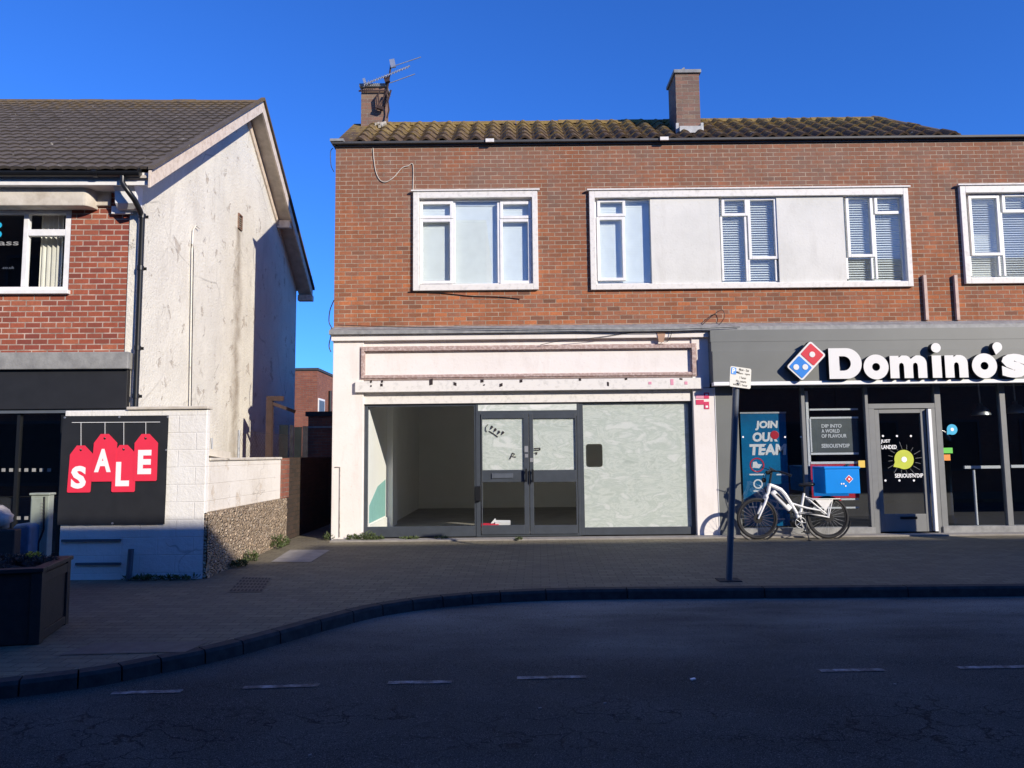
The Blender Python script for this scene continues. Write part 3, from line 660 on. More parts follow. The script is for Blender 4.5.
# --- empty shop glazing (frames at 13.0)
GY=13.0
zt=at(520,402.5,GY).z; zb=.02
xg0=P0[1]; xg1=P1[0]
xd0=at(476,470,GY).x; xd1=at(580,470,GY).x
def vx(px,py=470,Y=GY): return at(px,py,Y).x
def vz(py,px=520,Y=GY): return at(px,py,Y).z
b=MB(); b.ring((xg0+.001,xd0,zb,zt),(vx(367.5),xd0-.03,vz(526.5,420),vz(406.5,420)),GY,GY+.07); w_=b.build('display_window',m['anthracite'],bld,bevel=.004)
b=MB(); b.box(vx(367.5)+.002,xd0-.032,GY+.03,GY+.036,vz(526.5,420)+.002,vz(406.5,420)-.002); b.build('pane',m['glass'],w_)
b=MB(); b.ring((xd1,xg1-.001,zb,zt),(vx(584),vx(690.5),vz(527,640),vz(403,640)),GY,GY+.07); w_=b.build('display_window',m['anthracite'],bld,bevel=.004)
fl=(vx(584),vx(690.5),vz(527,640),vz(403,640))
hole=R(586,444,602.5,467,GY+.04)
b=MB(); b.box(fl[0]+.002,fl[1]-.002,GY+.028,GY+.032,fl[2]+.002,fl[3]-.002); b.build('pane',m['glass'],w_)
def rrect(r,c,n=5):
    pts=[]
    for (cx,cz,a) in ((r[1]-c,r[3]-c,0),(r[0]+c,r[3]-c,90),(r[0]+c,r[2]+c,180),(r[1]-c,r[2]+c,270)):
        pts+=[(cx+c*math.cos(rad(a+90*k/n)),cz+c*math.sin(rad(a+90*k/n))) for k in range(n+1)]
    return pts
shape([[(fl[0],fl[2]),(fl[1],fl[2]),(fl[1],fl[3]),(fl[0],fl[3])],rrect(hole,.045)],'window_film',m['film'],w_,GY+.038,GY+.042,single=True)
# double doors
b=MB(); b.ring((xd0+.001,xd1-.001,.012,zt),(vx(481),vx(577.5),.06,vz(416.5,528)),GY-.01,GY+.08)
b.box(vx(481),vx(577.5),GY-.008,GY+.075,vz(416.5,528),vz(412.2,528)) if False else None
b.build('door_frame',m['anthracite'],bld,bevel=.004)
tr=R(478,404.5,576.5,410.5,GY-.012); b=MB(); b.box(tr[0],tr[1],GY-.016,GY-.011,tr[2],tr[3]); b.build('transom_film',m['film'],bld)
zd0=.05; zd1=vz(413.5,528)
def shop_door(px0,px1,gx0,gx1,left):
    x0=vx(px0); x1=vx(px1); g0=vx(gx0); g1=vx(gx1); Y=GY-.03
    zt1=vz(418.5,(px0+px1)/2); zt0=vz(470,(px0+px1)/2); zm=vz(482,(px0+px1)/2); zl_=vz(525,(px0+px1)/2)
    b=MB(); b.box(x0,g0,Y,Y+.05,zd0,zd1); b.box(g1,x1,Y,Y+.05,zd0,zd1); b.box(g0,g1,Y,Y+.05,zt1,zd1); b.box(g0,g1,Y,Y+.05,zm,zt0); b.box(g0,g1,Y,Y+.05,zd0,zl_)
    d=b.build('door',m['anthracite'],bld,bevel=.004)
    b=MB(); b.box(g0+.001,g1-.001,Y+.02,Y+.025,zl_+.001,zm-.001); b.box(g0+.001,g1-.001,Y+.02,Y+.025,zt0+.001,zt1-.001); b.build('pane',m['glass'],d)
    b=MB(); b.face([(g0+.002,Y+.031,zt0+.002),(g1-.002,Y+.031,zt0+.002),(g1-.002,Y+.031,zt1-.002),(g0+.002,Y+.031,zt1-.002)]); b.build('window_film',m['film'],d)
    xh=x1-.05 if left else x0+.05
    b=MB(); b.box(xh-.018,xh+.018,Y-.07,Y-.045,zm-.0,zt0+.02); b.box(xh-.012,xh+.012,Y-.046,Y,zm+.02,zm+.05); b.box(xh-.012,xh+.012,Y-.046,Y,zt0-.05,zt0-.02); b.build('handle',m['black_plastic'],d,bevel=.004)
    return d,(g0,g1,zl_,zm,zt0,zt1,Y)
dL,gL=shop_door(481.5,529,482.5,524,True); dR,gR=shop_door(529.6,577,533.5,575.5,False)
b=MB(); q=R(493,473.5,513,478,GY-.03); b.box(q[0],q[1],GY-.045,GY-.031,q[2],q[3]); b.box(q[0]-.02,q[0],GY-.05,GY-.031,q[2]-.005,q[3]+.005); b.build('letterbox',m['pole'],dL,bevel=.003)
b=MB(); q=R(524.5,446,528,452,GY-.03); b.box(q[0],q[1],GY-.034,GY-.0305,q[2],q[3]); q=R(525,454,528,457.5,GY-.03); b.box(q[0],q[1],GY-.034,GY-.0305,q[2],q[3]); b.build('lock_plate',m['alu'],dL)
b=MB(); q=R(530,458,533,462,GY-.03); b.box(q[0],q[1],GY-.034,GY-.0305,q[2],q[3]); b.build('lock_plate',m['alu'],dR)
# biro scribbles on the door film
b=MB(); Ys=GY-.012
def stroke(bb,pts,wd=.006,Y=Ys): bb.tube([(*[at(*p,Y)][0].to_tuple()[:1],Y,at(*p,Y).z) for p in pts],wd,5)
stroke(b,[(488,424.5),(485.8,427),(485.6,430),(487,432)],.006); 
for k,(cx,cy) in enumerate([(491.5,427.5),(495,430),(498.5,432.5),(502.5,433)]):
    stroke(b,[(cx-.9,cy+1.7),(cx+.5,cy-1.8)],.009); stroke(b,[(cx+.5,cy-1.8),(cx+1.5,cy-.4),(cx+.2,cy+1.0)],.007)
stroke(b,[(489,431),(494,434),(498,437)],.007); stroke(b,[(510,459),(512.5,453),(515,454),(512,456.5),(516,457)],.008)
b.build('handwriting',m['dark_hole'],dL)
b=MB(); stroke(b,[(534,448.5),(540,448),(540,450),(534.5,450)],.008); stroke(b,[(535,453),(537,452.5),(536.5,454.5)],.010); b.build('handwriting',m['dark_hole'],dR)
# interior of the empty shop
xi0=at(383,500,14.2).x-.05; 
b=MB()
b.box(xi0-.1,xi0,GY+.08,20,0,3.2); b.box(xi0,5.0,20,20.1,0,3.2); b.box(P1[1]-.35,P1[1]-.25,GY+.08,20,0,3.2)
b.box(xi0,P1[1]-.35,GY+.08,20,3.1,3.2); b.box(xi0,xi0+.12,14.9,15.5,.0,3.1); b.box(xi0+.001,P1[1]-.36,19.96,19.999,.02,.20); b.box(xi0+.001,xi0+.03,GY+.1,14.9,.02,.22)
b.build('interior_wall',m['interior'],bld)
b=MB(); b.box(XL+.26,P1[1]-.36,GY+.075,20,-.05,.02); b.build('interior_floor',m['interior_floor'],bld)
b=MB(); b.prism([(13.1,.25),(14.75,.25),(14.75,.95),(13.9,.85),(13.1,.55)],xi0+.001,xi0+.004,'x'); b.build('painted_patch',m['teal'],bld)
b=MB(); b.box(xi0-.1,4.9,20.1,20.3,0,3.4); b.box(XL+.05,4.9,17.3,20.3,3.21,3.4); b.box(XL+.05,xi0-.1,19.0,20.3,0,3.21); b.build('rear_extension',m['brick_back'],bld)
# --- takeaway shop front
DF=12.66
xs0=at(712.5,360,DF).x
zf1=at(870,349.5,DF).z; zf0=at(870,380.5,DF).z
b=MB(); b.box(xs0,XR,DF,13.05,zf0,zf1); b.build('fascia_panel',m['grey_panel'],bld,bevel=.005)
b=MB(); b.box(xs0,XR,DF+.05,13.04,zf1+.001,at(870,340,DF).z); b.build('fascia_head',m['grey_panel'],bld); b=MB(); b.box(xs0,XR,DF+.085,13.03,at(870,339.5,DF).z,zl-.087); b.build('fascia_head',m['grey_panel'],bld)
b=MB(); b.box(xs0,XR,DF-.03,DF+.12,zf0-.062,zf0-.001); b.build('fascia_trim',m['white_trim'],bld,bevel=.004)
DG=12.95
b=MB(); q=R(717.5,388,740,532,12.9); b.box(q[0],q[1],12.9,13.1,-.02,zf0-.002); b.build('grey_pilaster',m['grey_panel'],bld,bevel=.004); pil=q
b=MB(); q=R(716.2,388,718.2,534,12.895); b.box(P1[1]+.001,pil[0]-.001,12.895,13.0,-.02,zf0-.07); b.build('downpipe_strip',m['white_trim'],bld)
def dx(px,py=455): return at(px,py,DG).x
def dz(py,px=860): return at(px,py,DG).z
zt=zf0-.003; zp=dz(527)
b=MB(); b.box(pil[1],dx(870),DG-.06,DG+.15,-.02,zp); b.box(dx(937),XR,DG-.06,DG+.15,-.02,zp); b.build('plinth',m['concrete_grey'],bld,bevel=.006)
for (p0,p1) in ((803,806.5),(867,870),(937,943),(1002.5,1008),(1068,1073)):
    b=MB(); b.box(dx(p0),dx(p1),DG-.03,DG+.06,zp if p0!=867 and p0!=937 else .0,zt); b.build('mullion',m['grey_frame'],bld,bevel=.004)
for (p0,p1) in ((740.5,803),(806.5,867),(943,1002.5),(1008,1068)):
    b=MB(); b.box(dx(p0)+.001,dx(p1)-.001,DG+.015,DG+.022,zp,zt); b.build('shop_pane',m['glass_dark'],bld)
b=MB(); b.box(dx(870),dx(937),DG+.015,DG+.022,dz(404.5),zt); b.build('shop_pane',m['glass_dark'],bld)
b=MB(); b.box(dx(870),dx(937),DG-.028,DG+.055,dz(409),dz(404)); b.box(dx(870)+.001,dx(876),DG-.026,DG+.05,0,dz(409)-.001); b.box(dx(933),dx(937)-.001,DG-.026,DG+.05,0,dz(409)-.001); b.build('door_frame',m['grey_frame'],bld,bevel=.004)
dX0=dx(876.5); dX1=dx(927.5)
b=MB(); g0,g1=dx(881),dx(922.5); DYd=DG-.005
b.box(dX0,g0,DYd,DYd+.05,.03,dz(409.8)); b.box(g1,dX1,DYd,DYd+.05,.03,dz(409.8)); b.box(g0,g1,DYd,DYd+.05,dz(413.5),dz(409.8)); b.box(g0,g1,DYd,DYd+.05,.03,dz(514.5)); dr=b.build('door',m['grey_frame'],bld,bevel=.004)
b=MB(); b.box(g0+.001,g1-.001,DYd+.02,DYd+.026,dz(514.5),dz(413.5)); b.build('pane',m['glass_dark'],dr)
b=MB(); q=R(900,516.5,917,519,DG); b.box(q[0],q[1],DYd-.012,DYd-.001,q[2],q[3]); b.build('letterbox',m['black_plastic'],dr,bevel=.003)
b=MB(); b.box(dx(928.5),dx(931.5),DYd-.07,DYd+.0,.04,dz(409.8)); b.build('edge_strip',m['white_trim'],dr)
DP=DYd+.012
b=MB()
for (px,py) in [(883,436),(897,436),(911,436),(925,436),(885.5,480.5),(899.5,480.5),(914,480.5),(928,480.5)]:
    p=at(px,py,DP); b.lathe((p.x,DP+.004,p.z),(0,-1,0),[(.018,0),(.018,.003)],12)
b.build('manifestation_dot',m['white_ink'],dr)
def tx(body,px,py,hpx,Y,mat,parent,wpx=None,align='CENTER',bold=.02,name='lettering',**k):
    p=at(px,py,Y); s=Y/F; return text(body,name,mat,parent,p.x,Y,p.z,hpx*s,None if wpx is None else wpx*s,bold,align=align,**k)
tx('JUST',885.5,441.5,4,DP,m['white_ink'],dr,9.5); tx('LANDED',889,447,4,DP,m['white_ink'],dr,15)
tx("SERIOUS'N'DIP",909,475.5,4.2,DP,m['white_ink'],dr,28)
p=at(904,459.5,DP); s=DP/F
pts=circ(p.x,p.z,9.6*s,32,-120,195)+[(p.x-11*s,p.z-7*s)]
shape([pts],'lime_drop',m['lime'],dr,DP-.003,DP+.002)
b=MB(); b.lathe((p.x,DP-.004,p.z),(0,-1,0),[(2.8*s,0),(2.6*s,.002)],16); b.build('lime_core',m['white_ink'],dr)
b=MB()
for k in range(16):
    a=rad(k*22.5+6); r0=11.5*s; re_=(15+random.uniform(0,5))*s; b.tube([(p.x+r0*math.cos(a),DP,p.z+r0*math.sin(a)*.9),(p.x+re_*math.cos(a+.08),DP,p.z+re_*math.sin(a)*.9)],.0035,4)
b.build('splash_line',m['concrete_grey'],dr)
# takeaway interior: dark room, counter, back wall
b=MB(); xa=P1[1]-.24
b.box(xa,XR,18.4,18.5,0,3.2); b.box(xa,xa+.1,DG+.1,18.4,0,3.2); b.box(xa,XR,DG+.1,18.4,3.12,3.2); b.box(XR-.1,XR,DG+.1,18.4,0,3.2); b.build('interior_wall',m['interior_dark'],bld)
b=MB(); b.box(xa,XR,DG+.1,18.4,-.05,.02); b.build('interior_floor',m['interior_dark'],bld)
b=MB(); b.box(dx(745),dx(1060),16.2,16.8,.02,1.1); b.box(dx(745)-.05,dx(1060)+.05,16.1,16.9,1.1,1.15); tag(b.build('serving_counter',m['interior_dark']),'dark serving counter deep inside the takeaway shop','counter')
# --- pipe stubs on the wall
for k,px in enumerate((926,957)):
    q=R(px-1.6,275,px+1.6,320,12.95); b=MB(); b.box(q[0],q[1],12.94,12.998,q[2],q[3]); b.build('pipe_stub',m['pipe_pink'],bld,bevel=.004)

# ------------------------------------------------------------------ takeaway sign
LY=DF-.125
sign=empty('shop_sign',(at(905,365,DF).x,DF,at(905,380,DF).z),'raised white shop name letters with red and blue tile on grey fascia','sign')
def u(px): return at(px,365,LY).x
def v(py): return at(905,py,LY).z
sp=LY/F
def letter(loops,name='sign_letter'):
    o=shape(loops,name,m['sign_white'],sign,LY,LY+.11); o.data.materials.append(m['sign_side'])
    for pl in o.data.polygons:
        if abs(pl.normal.y)<.5: pl.material_index=1
    return o
zb_=v(378.1); 
def zz(t): return zb_+t*sp        # t in px above baseline
# D
def dshape(x0,x1,zb0,zt0):
    h=(zt0-zb0)/2; cx=x1-h; return [(x0,zb0),(cx,zb0)]+[(cx+h*math.cos(rad(a)),zb0+h+h*math.sin(rad(a))) for a in range(-84,85,7)]+[(cx,zt0),(x0,zt0)]
x0=u(829); letter([dshape(x0,x0+33*sp,zz(0),zz(31)),dshape(x0+10.5*sp,x0+22*sp,zz(8.2),zz(22.8))])
def oshape(cx,cz,r,h): letter([circ(cx,cz,r,40),circ(cx,cz,h,24)])
oshape(u(876),zz(11.6),12.6*sp,4.0*sp)
def arch(x0,n):
    st=9.0*sp; gp=5.0*sp; H=22.5*sp; pts=[(x0,zz(0)),(x0,zz(22.6)),(x0+st,zz(22.6)),(x0+st,zz(20.8))]
    x=x0
    for k in range(n):
        xr=x+2*st+gp; cx=(x+st+xr)/2+st*.05; 
        pts+=[(xr-(st+gp*.5)*.95+.0, zz(22.9))] if k==0 else [(x+st+.1*st,zz(21.4)),(xr-(st+gp*.5)*.9,zz(22.9))]
        r=8.2*sp
        pts+=[(xr-r+r*math.cos(rad(a)),zz(22.9)-r+r*math.sin(rad(a))) for a in range(80,-1,-16)] if k==n-1 else [(xr-r*.9+r*.75*math.cos(rad(a)),zz(22.9)-r*.8+r*.8*math.sin(rad(a))) for a in range(80,20,-18)]
        x=x+st+gp
    xr=x0+n*(st+gp)+st
    pts+=[(xr,zz(0)),(xr-st,zz(0))]
    for k in range(n):
        xa=xr-st-k*(st+gp); xm=xa-gp/2
        pts+=[(xa,zz(12)),(xa-gp*.12,zz(14.6)),(xm,zz(15.6)),(xm-gp*.38,zz(14.6)),(xa-gp,zz(12)),(xa-gp,zz(0))]
        if k<n-1: pts+=[(xa-gp-st,zz(0))]
    letter([pts])
arch(u(890),2)
letter([[(u(932.2),zz(0)),(u(941.5),zz(0)),(u(941.5),zz(22.6)),(u(932.2),zz(22.6))]]); letter([circ(u(937),zz(30.4),4.9*sp,24)],'sign_dot')
arch(u(945),1)
oshape(u(984.5),zz(11.6),12.6*sp,4.0*sp)
c=(u(998.6),zz(30.6)); r=4.9*sp; letter([circ(c[0],c[1],r,24,-45,215)+[(c[0]-2.0*sp,c[1]-8*sp)]],'sign_apostrophe')
o=text('s','sign_letter',m['sign_white'],sign,u(1014.5),LY+.11,zz(11.4),24.2*sp,25.5*sp,.055,ext=.11); o.data.materials.append(m['sign_side'])
for pl in o.data.polygons:
    if abs(pl.normal.y)<.5: pl.material_index=1
# tile logo
lc=Vector((u(806.3),v(359.8))); ca=rad(45+0); hl=16.6*sp; hw=9.0*sp
def lrect(cx,cz,a,b_,c=.02): 
    ex=Vector((math.cos(rad(46)),math.sin(rad(46)))); ey=Vector((-ex.y,ex.x)); o=[]
    for q in rrect((-a,a,-b_,b_),c,4): w2=Vector((cx,cz))+ex*q[0]+ey*q[1]; o.append((w2.x,w2.y))
    return o
ex=Vector((math.cos(rad(46)),math.sin(rad(46)))); ey=Vector((-ex.y,ex.x))
o=shape([lrect(lc.x,lc.y,hl+.03,hw+.03,.04)],'logo_backing',m['sign_side'],sign,LY,LY+.11)
o=shape([lrect(lc.x,lc.y,hl+.025,hw+.025,.04)],'logo_border',m['sign_white'],sign,LY-.008,LY-.001)
cr=lc+ex*(hl/2+.008); cb=lc-ex*(hl/2+.008)
shape([lrect(cr.x,cr.y,hl/2-.012,hw-.004,.02)],'logo_red_square',m['logo_red'],sign,LY-.014,LY-.0085)
shape([lrect(cb.x,cb.y,hl/2-.012,hw-.004,.02)],'logo_blue_square',m['logo_blue'],sign,LY-.014,LY-.0085)
shape([circ(cr.x,cr.y,2.9*sp,20)],'logo_dot',m['sign_white'],sign,LY-.020,LY-.0145)
for k in(-1,1): q=cb+Vector((k*4.8*sp*.95,0)); shape([circ(q.x,q.y,2.9*sp,20)],'logo_dot',m['sign_white'],sign,LY-.020,LY-.0145)

# ------------------------------------------------------------------ things at the takeaway
ST=DG+.010
def sticker(px,py,wpx,hpx,mat,label,rnd=False):
    q=R(px-wpx/2,py-hpx/2,px+wpx/2,py+hpx/2,ST); b=MB()
    if rnd:
        c=((q[0]+q[1])/2,(q[2]+q[3])/2); r=(q[1]-q[0])/2; pts=circ(c[0],c[1],r,28,-115,190)+[(c[0]-r*1.05,c[1]-r*.95)]
        o=shape([pts],'window_sticker',mat,None,ST-.004,ST)
    else: b.box(q[0],q[1],ST-.004,ST,q[2],q[3]); o=b.build('window_sticker',mat)
    return tag(o,label,'sticker',"stickers on the takeaway glass"),q
o,q=sticker(952,429.5,10.5,10.5,m['cyan_st'],'round cyan sticker high on glass beside takeaway door',True)
b=MB(); c=((q[0]+q[1])/2,(q[2]+q[3])/2); b.lathe((c[0],ST-.005,c[1]),(0,-1,0),[(.03,0),(.028,.002)],14); b.build('sticker_core',m['white_ink'],o)
sticker(947,450.5,11,5.5,m['green_st'],'green oblong sticker above the orange one by takeaway door'); sticker(947,457.5,6.5,6,m['orange_st'],'small orange square sticker under the green oblong one')
q=R(858.5,460.5,865,467.5,DG-.04); b=MB(); b.box(q[0],q[1],DG-.04,DG-.031,q[2],q[3]); tag(b.build('window_sticker',m['yellow']),'small yellow square sticker left of takeaway door','sticker',"stickers on the takeaway glass")
for k,(px,py) in enumerate([(743,437),(785,437),(801,437)]):
    p=at(px,py,ST); b=MB(); b.lathe((p.x,ST,p.z),(0,-1,0),[(.017,0),(.016,.003)],12); b.build('manifestation_dot',m['white_ink'],bld)
# roll-up banner inside the window
BY=13.22
def bu(px): return at(px,470,BY).x
def bv(py): return at(765,py,BY).z
ban=empty('pull_up_banner',(bu(766),BY,.02),'tall blue recruitment banner reading JOIN OUR TEAM inside takeaway window','banner')
b=MB(); b.box(bu(742.5),bu(788),BY,BY+.006,bv(526),bv(413.5)); b.build('banner_sheet',m['poster_blue'],ban)
b=MB(); b.box(bu(742),bu(788.5),BY-.012,BY+.012,bv(413.5),bv(412)); b.box(bu(742),bu(788.5),BY-.05,BY+.05,.022,.09); b.build('banner_rail',m['alu'],ban)
tx('JOIN',766.5,425.5,9.5,BY-.001,m['white_ink'],ban,23,bold=.05,shear=.1); tx('OUR',765,437,9.5,BY-.001,m['white_ink'],ban,25,bold=.05,shear=.1); tx('TEAM',768,449.5,11,BY-.001,m['white_ink'],ban,37,bold=.05,shear=.1)
p=at(774.5,435,BY); b=MB(); b.lathe((p.x,BY-.006,p.z),(0,-1,0),[(.075,0),(.07,.002)],20); b.build('red_dot',m['logo_red'],ban)
p=at(757,465,BY); s=BY/F; shape([circ(p.x,p.z,7.2*s,28),circ(p.x,p.z,6.0*s,28)],'red_ring',m['logo_red'],ban,BY-.004,BY-.001)
shape([[(p.x-4.6*s,p.z-2.6*s),(p.x+2*s,p.z-3.2*s),(p.x+5*s,p.z+.5*s),(p.x+1*s,p.z+1*s),(p.x-.5*s,p.z+3.4*s),(p.x-4*s,p.z+3*s)]],'white_emblem',m['white_ink'],ban,BY-.004,BY-.001)
p=at(758,484,BY); shape([circ(p.x,p.z,4.8*s,24),circ(p.x,p.z,3.4*s,24)],'white_ring',m['white_ink'],ban,BY-.004,BY-.001)
b=MB()
for (px,py,wp) in [(757,474.5,15),(781,474.5,9),(753,507,8),(772,489,4),(758,491,9),(780,519,10),(754,519,5)]:
    p=at(px,py,BY); b.box(p.x-wp*s/2,p.x+wp*s/2,BY-.003,BY-.0005,p.z-.7*s,p.z+.7*s)
b.build('caption_bar',m['white_ink'],ban)
# menu frame in the second pane
MY=13.10
def mbx(bb,px0,py0,px1,py1,d0=0,d1=.03):
    q=R(px0,py0,px1,py1,MY); bb.box(q[0],q[1],MY+d0,MY+d1,q[2],q[3])
mf=empty('poster_stand',(at(832,480,MY).x,MY,.02),'white poster rack holding dark menu poster inside takeaway window','poster stand')
b=MB(); mbx(b,806.8,391,809.5,466); mbx(b,809.6,408.5,858,410.2); mbx(b,809.6,498.5,859,500.2); mbx(b,809.6,507,859,508.6); b.build('rack_bar',m['white_trim'],mf)
b=MB(); mbx(b,810,418.8,858,452.3,-.006,-.002); b.build('poster',m['poster_dark'],mf); b=MB(); mbx(b,810,416.8,858,418.6,-.01,.01); mbx(b,810.5,452.6,858.5,454.6,-.01,.01); mbx(b,810,418.8,811.4,452.3,-.012,-.007); b.build('poster_rail',m['white_trim'],mf)
tx('DIP INTO',821.5,426,3.6,MY-.008,m['white_ink'],mf,20,'LEFT'); tx('A WORLD',821.5,431,3.6,MY-.008,m['white_ink'],mf,18,'LEFT'); tx('OF FLAVOUR',821.5,436,3.6,MY-.008,m['white_ink'],mf,25,'LEFT'); tx("SERIOUS'N'DIP",821.5,445.8,4,MY-.008,m['white_ink'],mf,28,'LEFT')
b=MB(); mbx(b,811,464,858.5,498,-.006,-.002); b.build('poster',m['logo_red'],mf); b=MB(); mbx(b,810.5,461.5,859,463.8,-.01,.01); b.build('poster_rail',m['white_trim'],mf)
b=MB(); mbx(b,813,467,848,496,-.012,-.008); b.build('poster_print',m['box_blue'],mf)
# rail and pole inside third pane, pendant lamps
b=MB(); q=R(964,465.7,1000,468.6,13.3); b.box(q[0],q[1],13.28,13.33,q[2],q[3]); o=b.build('counter_rail',m['white_trim'],None,bevel=.004); tag(o,'short white horizontal rail behind the glass right of takeaway door','rail',"white rails behind the glass")
q=R(1010.5,464.7,1060,467.6,13.3); b=MB(); b.box(q[0],q[1],13.28,13.33,q[2],q[3]); tag(b.build('counter_rail',m['white_trim'],None,bevel=.004),'white horizontal rail behind the rightmost takeaway pane','rail',"white rails behind the glass")
p=at(973.5,470,13.12); b=MB(); b.tube([(p.x,13.12,.02),(p.x,13.12,p.z)],.022,10); b.lathe((p.x,13.12,.02),(0,0,1),[(.1,0),(.1,.012),(.03,.02)],16); tag(b.build('post',m['white_trim']),'slim white upright post under the white rail by takeaway door','post')
def lamp(px,py,Y,label):
    p=at(px,py,Y); L=empty('pendant_lamp',(p.x,Y,p.z),label,'lamp','pendant lamps in the takeaway'); b=MB()
    b.lathe((p.x,Y,p.z),(0,0,1),[(.16,-.02),(.155,0),(.12,.09),(.045,.15),(.03,.2)],20); b.build('lamp_shade',m['alu'],L); b=MB(); b.tube([(p.x,Y,p.z+.2),(p.x-.03,Y,3.12)],.012,6); b.build('lamp_cord',m['white_trim'],L)
lamp(981,414,13.55,'grey metal pendant lamp hanging behind third takeaway pane'); lamp(1016,412,13.7,'grey metal pendant lamp hanging at right picture edge')

# alarm stickers on white pilaster
sg=empty('estate_sticker',(at(702,400,12.89).x,12.9,at(702,400,12.89).z),'magenta and pink stickers on the right white pilaster of empty shop','sticker')
def pst(px0,py0,px1,py1,mat,name,d=.0):
    q=R(px0,py0,px1,py1,12.897); b=MB(); b.box(q[0],q[1],12.895-d,12.9035-d,q[2],q[3]); b.build(name,mat,sg)
pst(704,392.5,709,398.6,m['pink_sticker'],'square_sticker'); pst(704.2,401.7,709.2,409,m['pink_sticker'],'square_sticker'); pst(696,399.8,703.9,404.6,m['pink_sticker'],'oblong_sticker'); pst(695.8,394.5,703.8,398.5,m['alarm_pink'],'oblong_sticker')
pst(705.3,393.8,707.8,395.4,m['white_ink'],'sticker_mark',.002); pst(705.6,405.6,708,407.6,m['white_ink'],'sticker_mark',.002)
# leaflets behind the shop door
p=at(497,523.5,13.06); b=MB(); ZL=at(490,524.6,13.1).z; b.obox((p.x-.12,13.10,ZL),(1,0,.03),(0,1,.2),(0,-.2,1),.15,.05,.014); tag(b.build('red_leaflet',m['red']),'red leaflet lying inside the empty shop door','leaflet')
b=MB(); b.obox((p.x+.10,13.11,ZL+.03),(1,0,-.03),(0,1,.3),(0,-.3,1),.13,.05,.026); b.prism([(p.x-.11,ZL+.02),(p.x-.01,ZL+.03),(p.x-.03,ZL+.11)],13.08,13.1,'y'); tag(b.build('white_leaflet',m['paper']),'folded white leaflet on top of the red one inside shop door','leaflet')

# ------------------------------------------------------------------ delivery bicycle
YB=12.42
A0=at(757,516,YB); bk=empty('delivery_bicycle',(A0.x,YB,pav_z(YB)),'white step through electric delivery bicycle parked before takeaway window','bicycle')
def B(zx,zy,dy=0): return Vector((A0.x+(zx-185)/516, YB+dy, pav_z(YB)+(698-zy)/516))
def wheel(zx,zy,name,mirror=False):
    c=B(zx,zy); r=c.z-pav_z(YB); e=bpy.data.objects
    b=MB(); b.torus(c,(0,1,0),r-.024,.024,48,10); t=b.build(name,m['tyre'],bk)
    b=MB(); b.torus(c,(0,1,0),r-.054,.011,48,6); b.build('rim',m['bike_black'],t)
    b=MB()
    for k in range(24):
        a=2*math.pi*k/24; s_=(-1)**k*.025; b.tube([c+Vector((.02*math.cos(a+.8),s_,.02*math.sin(a+.8))),c+Vector(((r-.058)*math.cos(a),0,(r-.058)*math.sin(a)))],.0016,4,False)
    b.build('spokes',m['steel'],t)
    b=MB(); b.lathe(c-Vector((0,.05,0)),(0,1,0),[(.012,0),(.03,.02),(.022,.05),(.03,.08),(.012,.1)],14); b.lathe(c-Vector((0,.045,0)),(0,1,0),[(.075,0),(.075,.003)],24); b.build('hub',m['bike_black'],t)
    return c,r
cF,rF=wheel(185,525,'front_wheel'); cR,rR=wheel(780,520,'rear_wheel')
b=MB()
b.tube([B(300,245),B(345,262),B(395,285),B(430,325),B(475,400),B(520,485),B(532,540)],[.030,.031,.03,.028,.027,.027,.03],12)
b.tube([B(292,300),B(265,345)],.028,12); b.tube([B(303,236),B(288,300)],.030,12)
b.tube([B(590,318),B(565,430),B(540,560)],[.020,.02,.024],12)
b.lathe(B(536,560,-.05),(0,1,0),[(.05,0),(.055,.02),(.055,.08),(.05,.1)],20)
for s in(-1,1):
    b.tube([B(540,480,s*.02),B(640,490,s*.055),B(780,520,s*.065)],[.017,.015,.012],8)
    b.tube([B(598,345,s*.018),B(660,405,s*.05),B(780,510,s*.065)],[.014,.012,.010],8)
b.tube([B(480,402,-.0),B(600,440,-.03),B(745,470,-.055)],[.018,.016,.012],8)
b.build('frame',m['bike_white'],bk)
b=MB(); a=B(322,300,-.0); c_=B(466,455,-.0); b.bar(a,c_,.075,.085,up=(.7,0,.7)); b.build('battery',m['bike_white'],bk,bevel=.02)
b=MB(); a=B(350,318,-.041); c_=B(440,408,-.041); b.bar(a,c_,.003,.03,up=(.7,0,.7)); b.build('battery_mark',m['bike_black'],bk)
b=MB(); b.obox(B(510,560),(1,0,.4),(0,1,0),(-.4,0,1),.085,.055,.065); b.build('motor',m['bike_black'],bk,bevel=.025)
b=MB()
for s in(-1,1): b.tube([B(268,345,s*.055),B(245,400,s*.058),B(185,525,s*.06)],[.02,.022,.014],10)
b.tube([B(268,345,-.06),B(268,345,.06)],.024,10); b.build('fork',m['bike_white'],bk)
b=MB(); b.tube([B(303,236),B(318,160),B(322,140)],.018,10)
b.tube([B(322,140,0),B(320,128,-.08),B(350,130,-.2),B(420,160,-.3)],.012,8); b.tube([B(322,140,0),B(320,128,.08),B(345,118,.2),B(400,130,.3)],.012,8)
b.tube([B(355,132,-.21),B(432,164,-.315)],.019,10); b.tube([B(350,118,.21),B(412,134,.315)],.019,10)
b.tube([B(335,128,-.16),B(270,92,-.2)],.006,6); b.tube([B(335,120,.16),B(280,100,.22)],.006,6); b.obox(B(300,140,.0),(1,0,.2),(0,1,0),(-.2,0,1),.035,.05,.03)
for s in(-1,1): b.tube([B(300,130,s*.1),B(262,165,s*.06),B(262,260,s*.03),B(276,330,s*.02)],.005,6)
b.build('handlebar',m['bike_black'],bk)
b=MB(); b.lathe(B(270,205,0),(-1,0,0),[(.035,0),(.04,.03),(.038,.05)],14); b.build('headlight',m['black_plastic'],bk)
